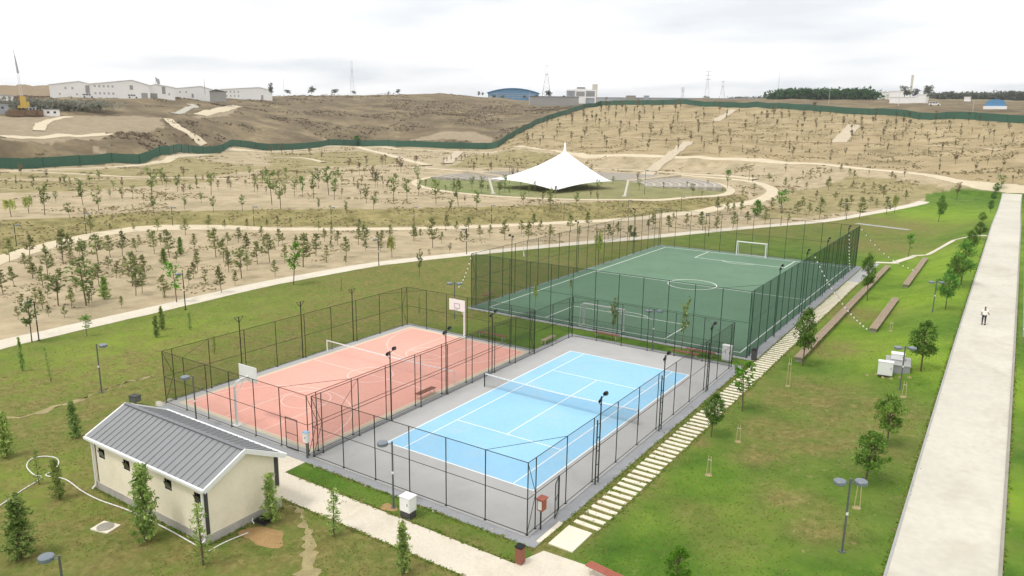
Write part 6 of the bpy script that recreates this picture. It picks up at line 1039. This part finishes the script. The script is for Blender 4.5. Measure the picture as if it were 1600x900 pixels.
# ------------------------------------------------------------------ person walking on the promenade
def person():
    P = spot(1536, 508); T = thing('person', (P[0], P[1], P[2]+.06), 'person in a cream shirt and dark trousers walking away on the promenade', 'person', rz=.15)
    def skin(name, V, E, Rr, mat, root=0):
        me = bpy.data.meshes.new(name); me.from_pydata(V, E, []); o = link(name, me, T); me.materials.append(MATS[mat]); md = o.modifiers.new('skin', 'SKIN'); md.use_smooth_shade = True
        for v, r in zip(me.skin_vertices[0].data, Rr): v.radius = r if isinstance(r, tuple) else (r, r)
        me.skin_vertices[0].data[root].use_root = True; sb = o.modifiers.new('sub', 'SUBSURF'); sb.levels = sb.render_levels = 2; return o
    V = [(0, 0, .93), (0, .01, 1.15), (0, .01, 1.38), (0, .0, 1.5), (0, .02, 1.57), (0, .03, 1.66), (0, .02, 1.74), (-.1, 0, .88), (-.11, .06, .5), (-.11, -.04, .09), (-.11, .12, .03), (.1, 0, .88), (.11, -.02, .49), (.11, -.2, .13), (.11, -.06, .06), (-.2, 0, 1.42), (-.26, -.04, 1.15), (-.25, .06, .92), (-.24, .12, .84), (.2, 0, 1.42), (.27, .02, 1.16), (.38, .1, 1.0), (.44, .14, .95)]
    E_ = [(0, 1), (1, 2), (2, 3), (3, 4), (4, 5), (5, 6), (0, 7), (7, 8), (8, 9), (9, 10), (0, 11), (11, 12), (12, 13), (13, 14), (2, 15), (15, 16), (16, 17), (17, 18), (2, 19), (19, 20), (20, 21), (21, 22)]
    Rr = [(.15, .1), (.14, .1), (.16, .1), .06, .065, (.085, .1), (.07, .08), .085, .058, .042, .035, .085, .058, .042, .035, .055, .043, .035, .03, .055, .043, .035, .03]
    skin('body', V, E_, Rr, 'skin')
    skin('shirt', [(0, 0, .88), (0, .01, 1.15), (0, .01, 1.38), (0, .0, 1.46), (-.2, 0, 1.42), (-.25, -.03, 1.2), (.2, 0, 1.42), (.26, .01, 1.2)], [(0, 1), (1, 2), (2, 3), (2, 4), (4, 5), (2, 6), (6, 7)], [(.2, .14), (.185, .135), (.19, .13), .08, .085, .075, .085, .075], 'shirt', 1)
    skin('trousers', [(0, 0, .95), (-.1, 0, .86), (-.11, .06, .5), (-.11, -.03, .14), (.1, 0, .86), (.11, -.02, .49), (.11, -.18, .18)], [(0, 1), (1, 2), (2, 3), (0, 4), (4, 5), (5, 6)], [(.17, .12), .105, .078, .062, .105, .078, .062], 'trousers')
    skin('hair', [(0, .005, 1.66), (0, .0, 1.73)], [(0, 1)], [(.09, .1), (.075, .085)], 'hair')
    for x, y, z in ((-.11, .04, .04), (.11, -.14, .07)): MB().box((x, y, z), (.1, .27, .08)).build('shoe', 'black', T)
person()

# ------------------------------------------------------------------ air
hz_ = bpy.data.materials.new('haze'); hz_.use_nodes = True; t = hz_.node_tree; t.nodes.clear(); o = N(t, 'ShaderNodeOutputMaterial'); v = N(t, 'ShaderNodeVolumePrincipled'); v.inputs['Color'].default_value = (.95, .97, 1, 1); v.inputs['Density'].default_value = .00014; v.inputs['Anisotropy'].default_value = .2; t.links.new(v.outputs[0], o.inputs['Volume'])
MATS['haze'] = hz_
HAZE = True
if HAZE: tag(MB().bbox((-4000, -4000, -4), (4000, 4000, 130)).build('haze', 'haze'), 'thin pale haze in the air over the park', 'haze', kind='stuff')
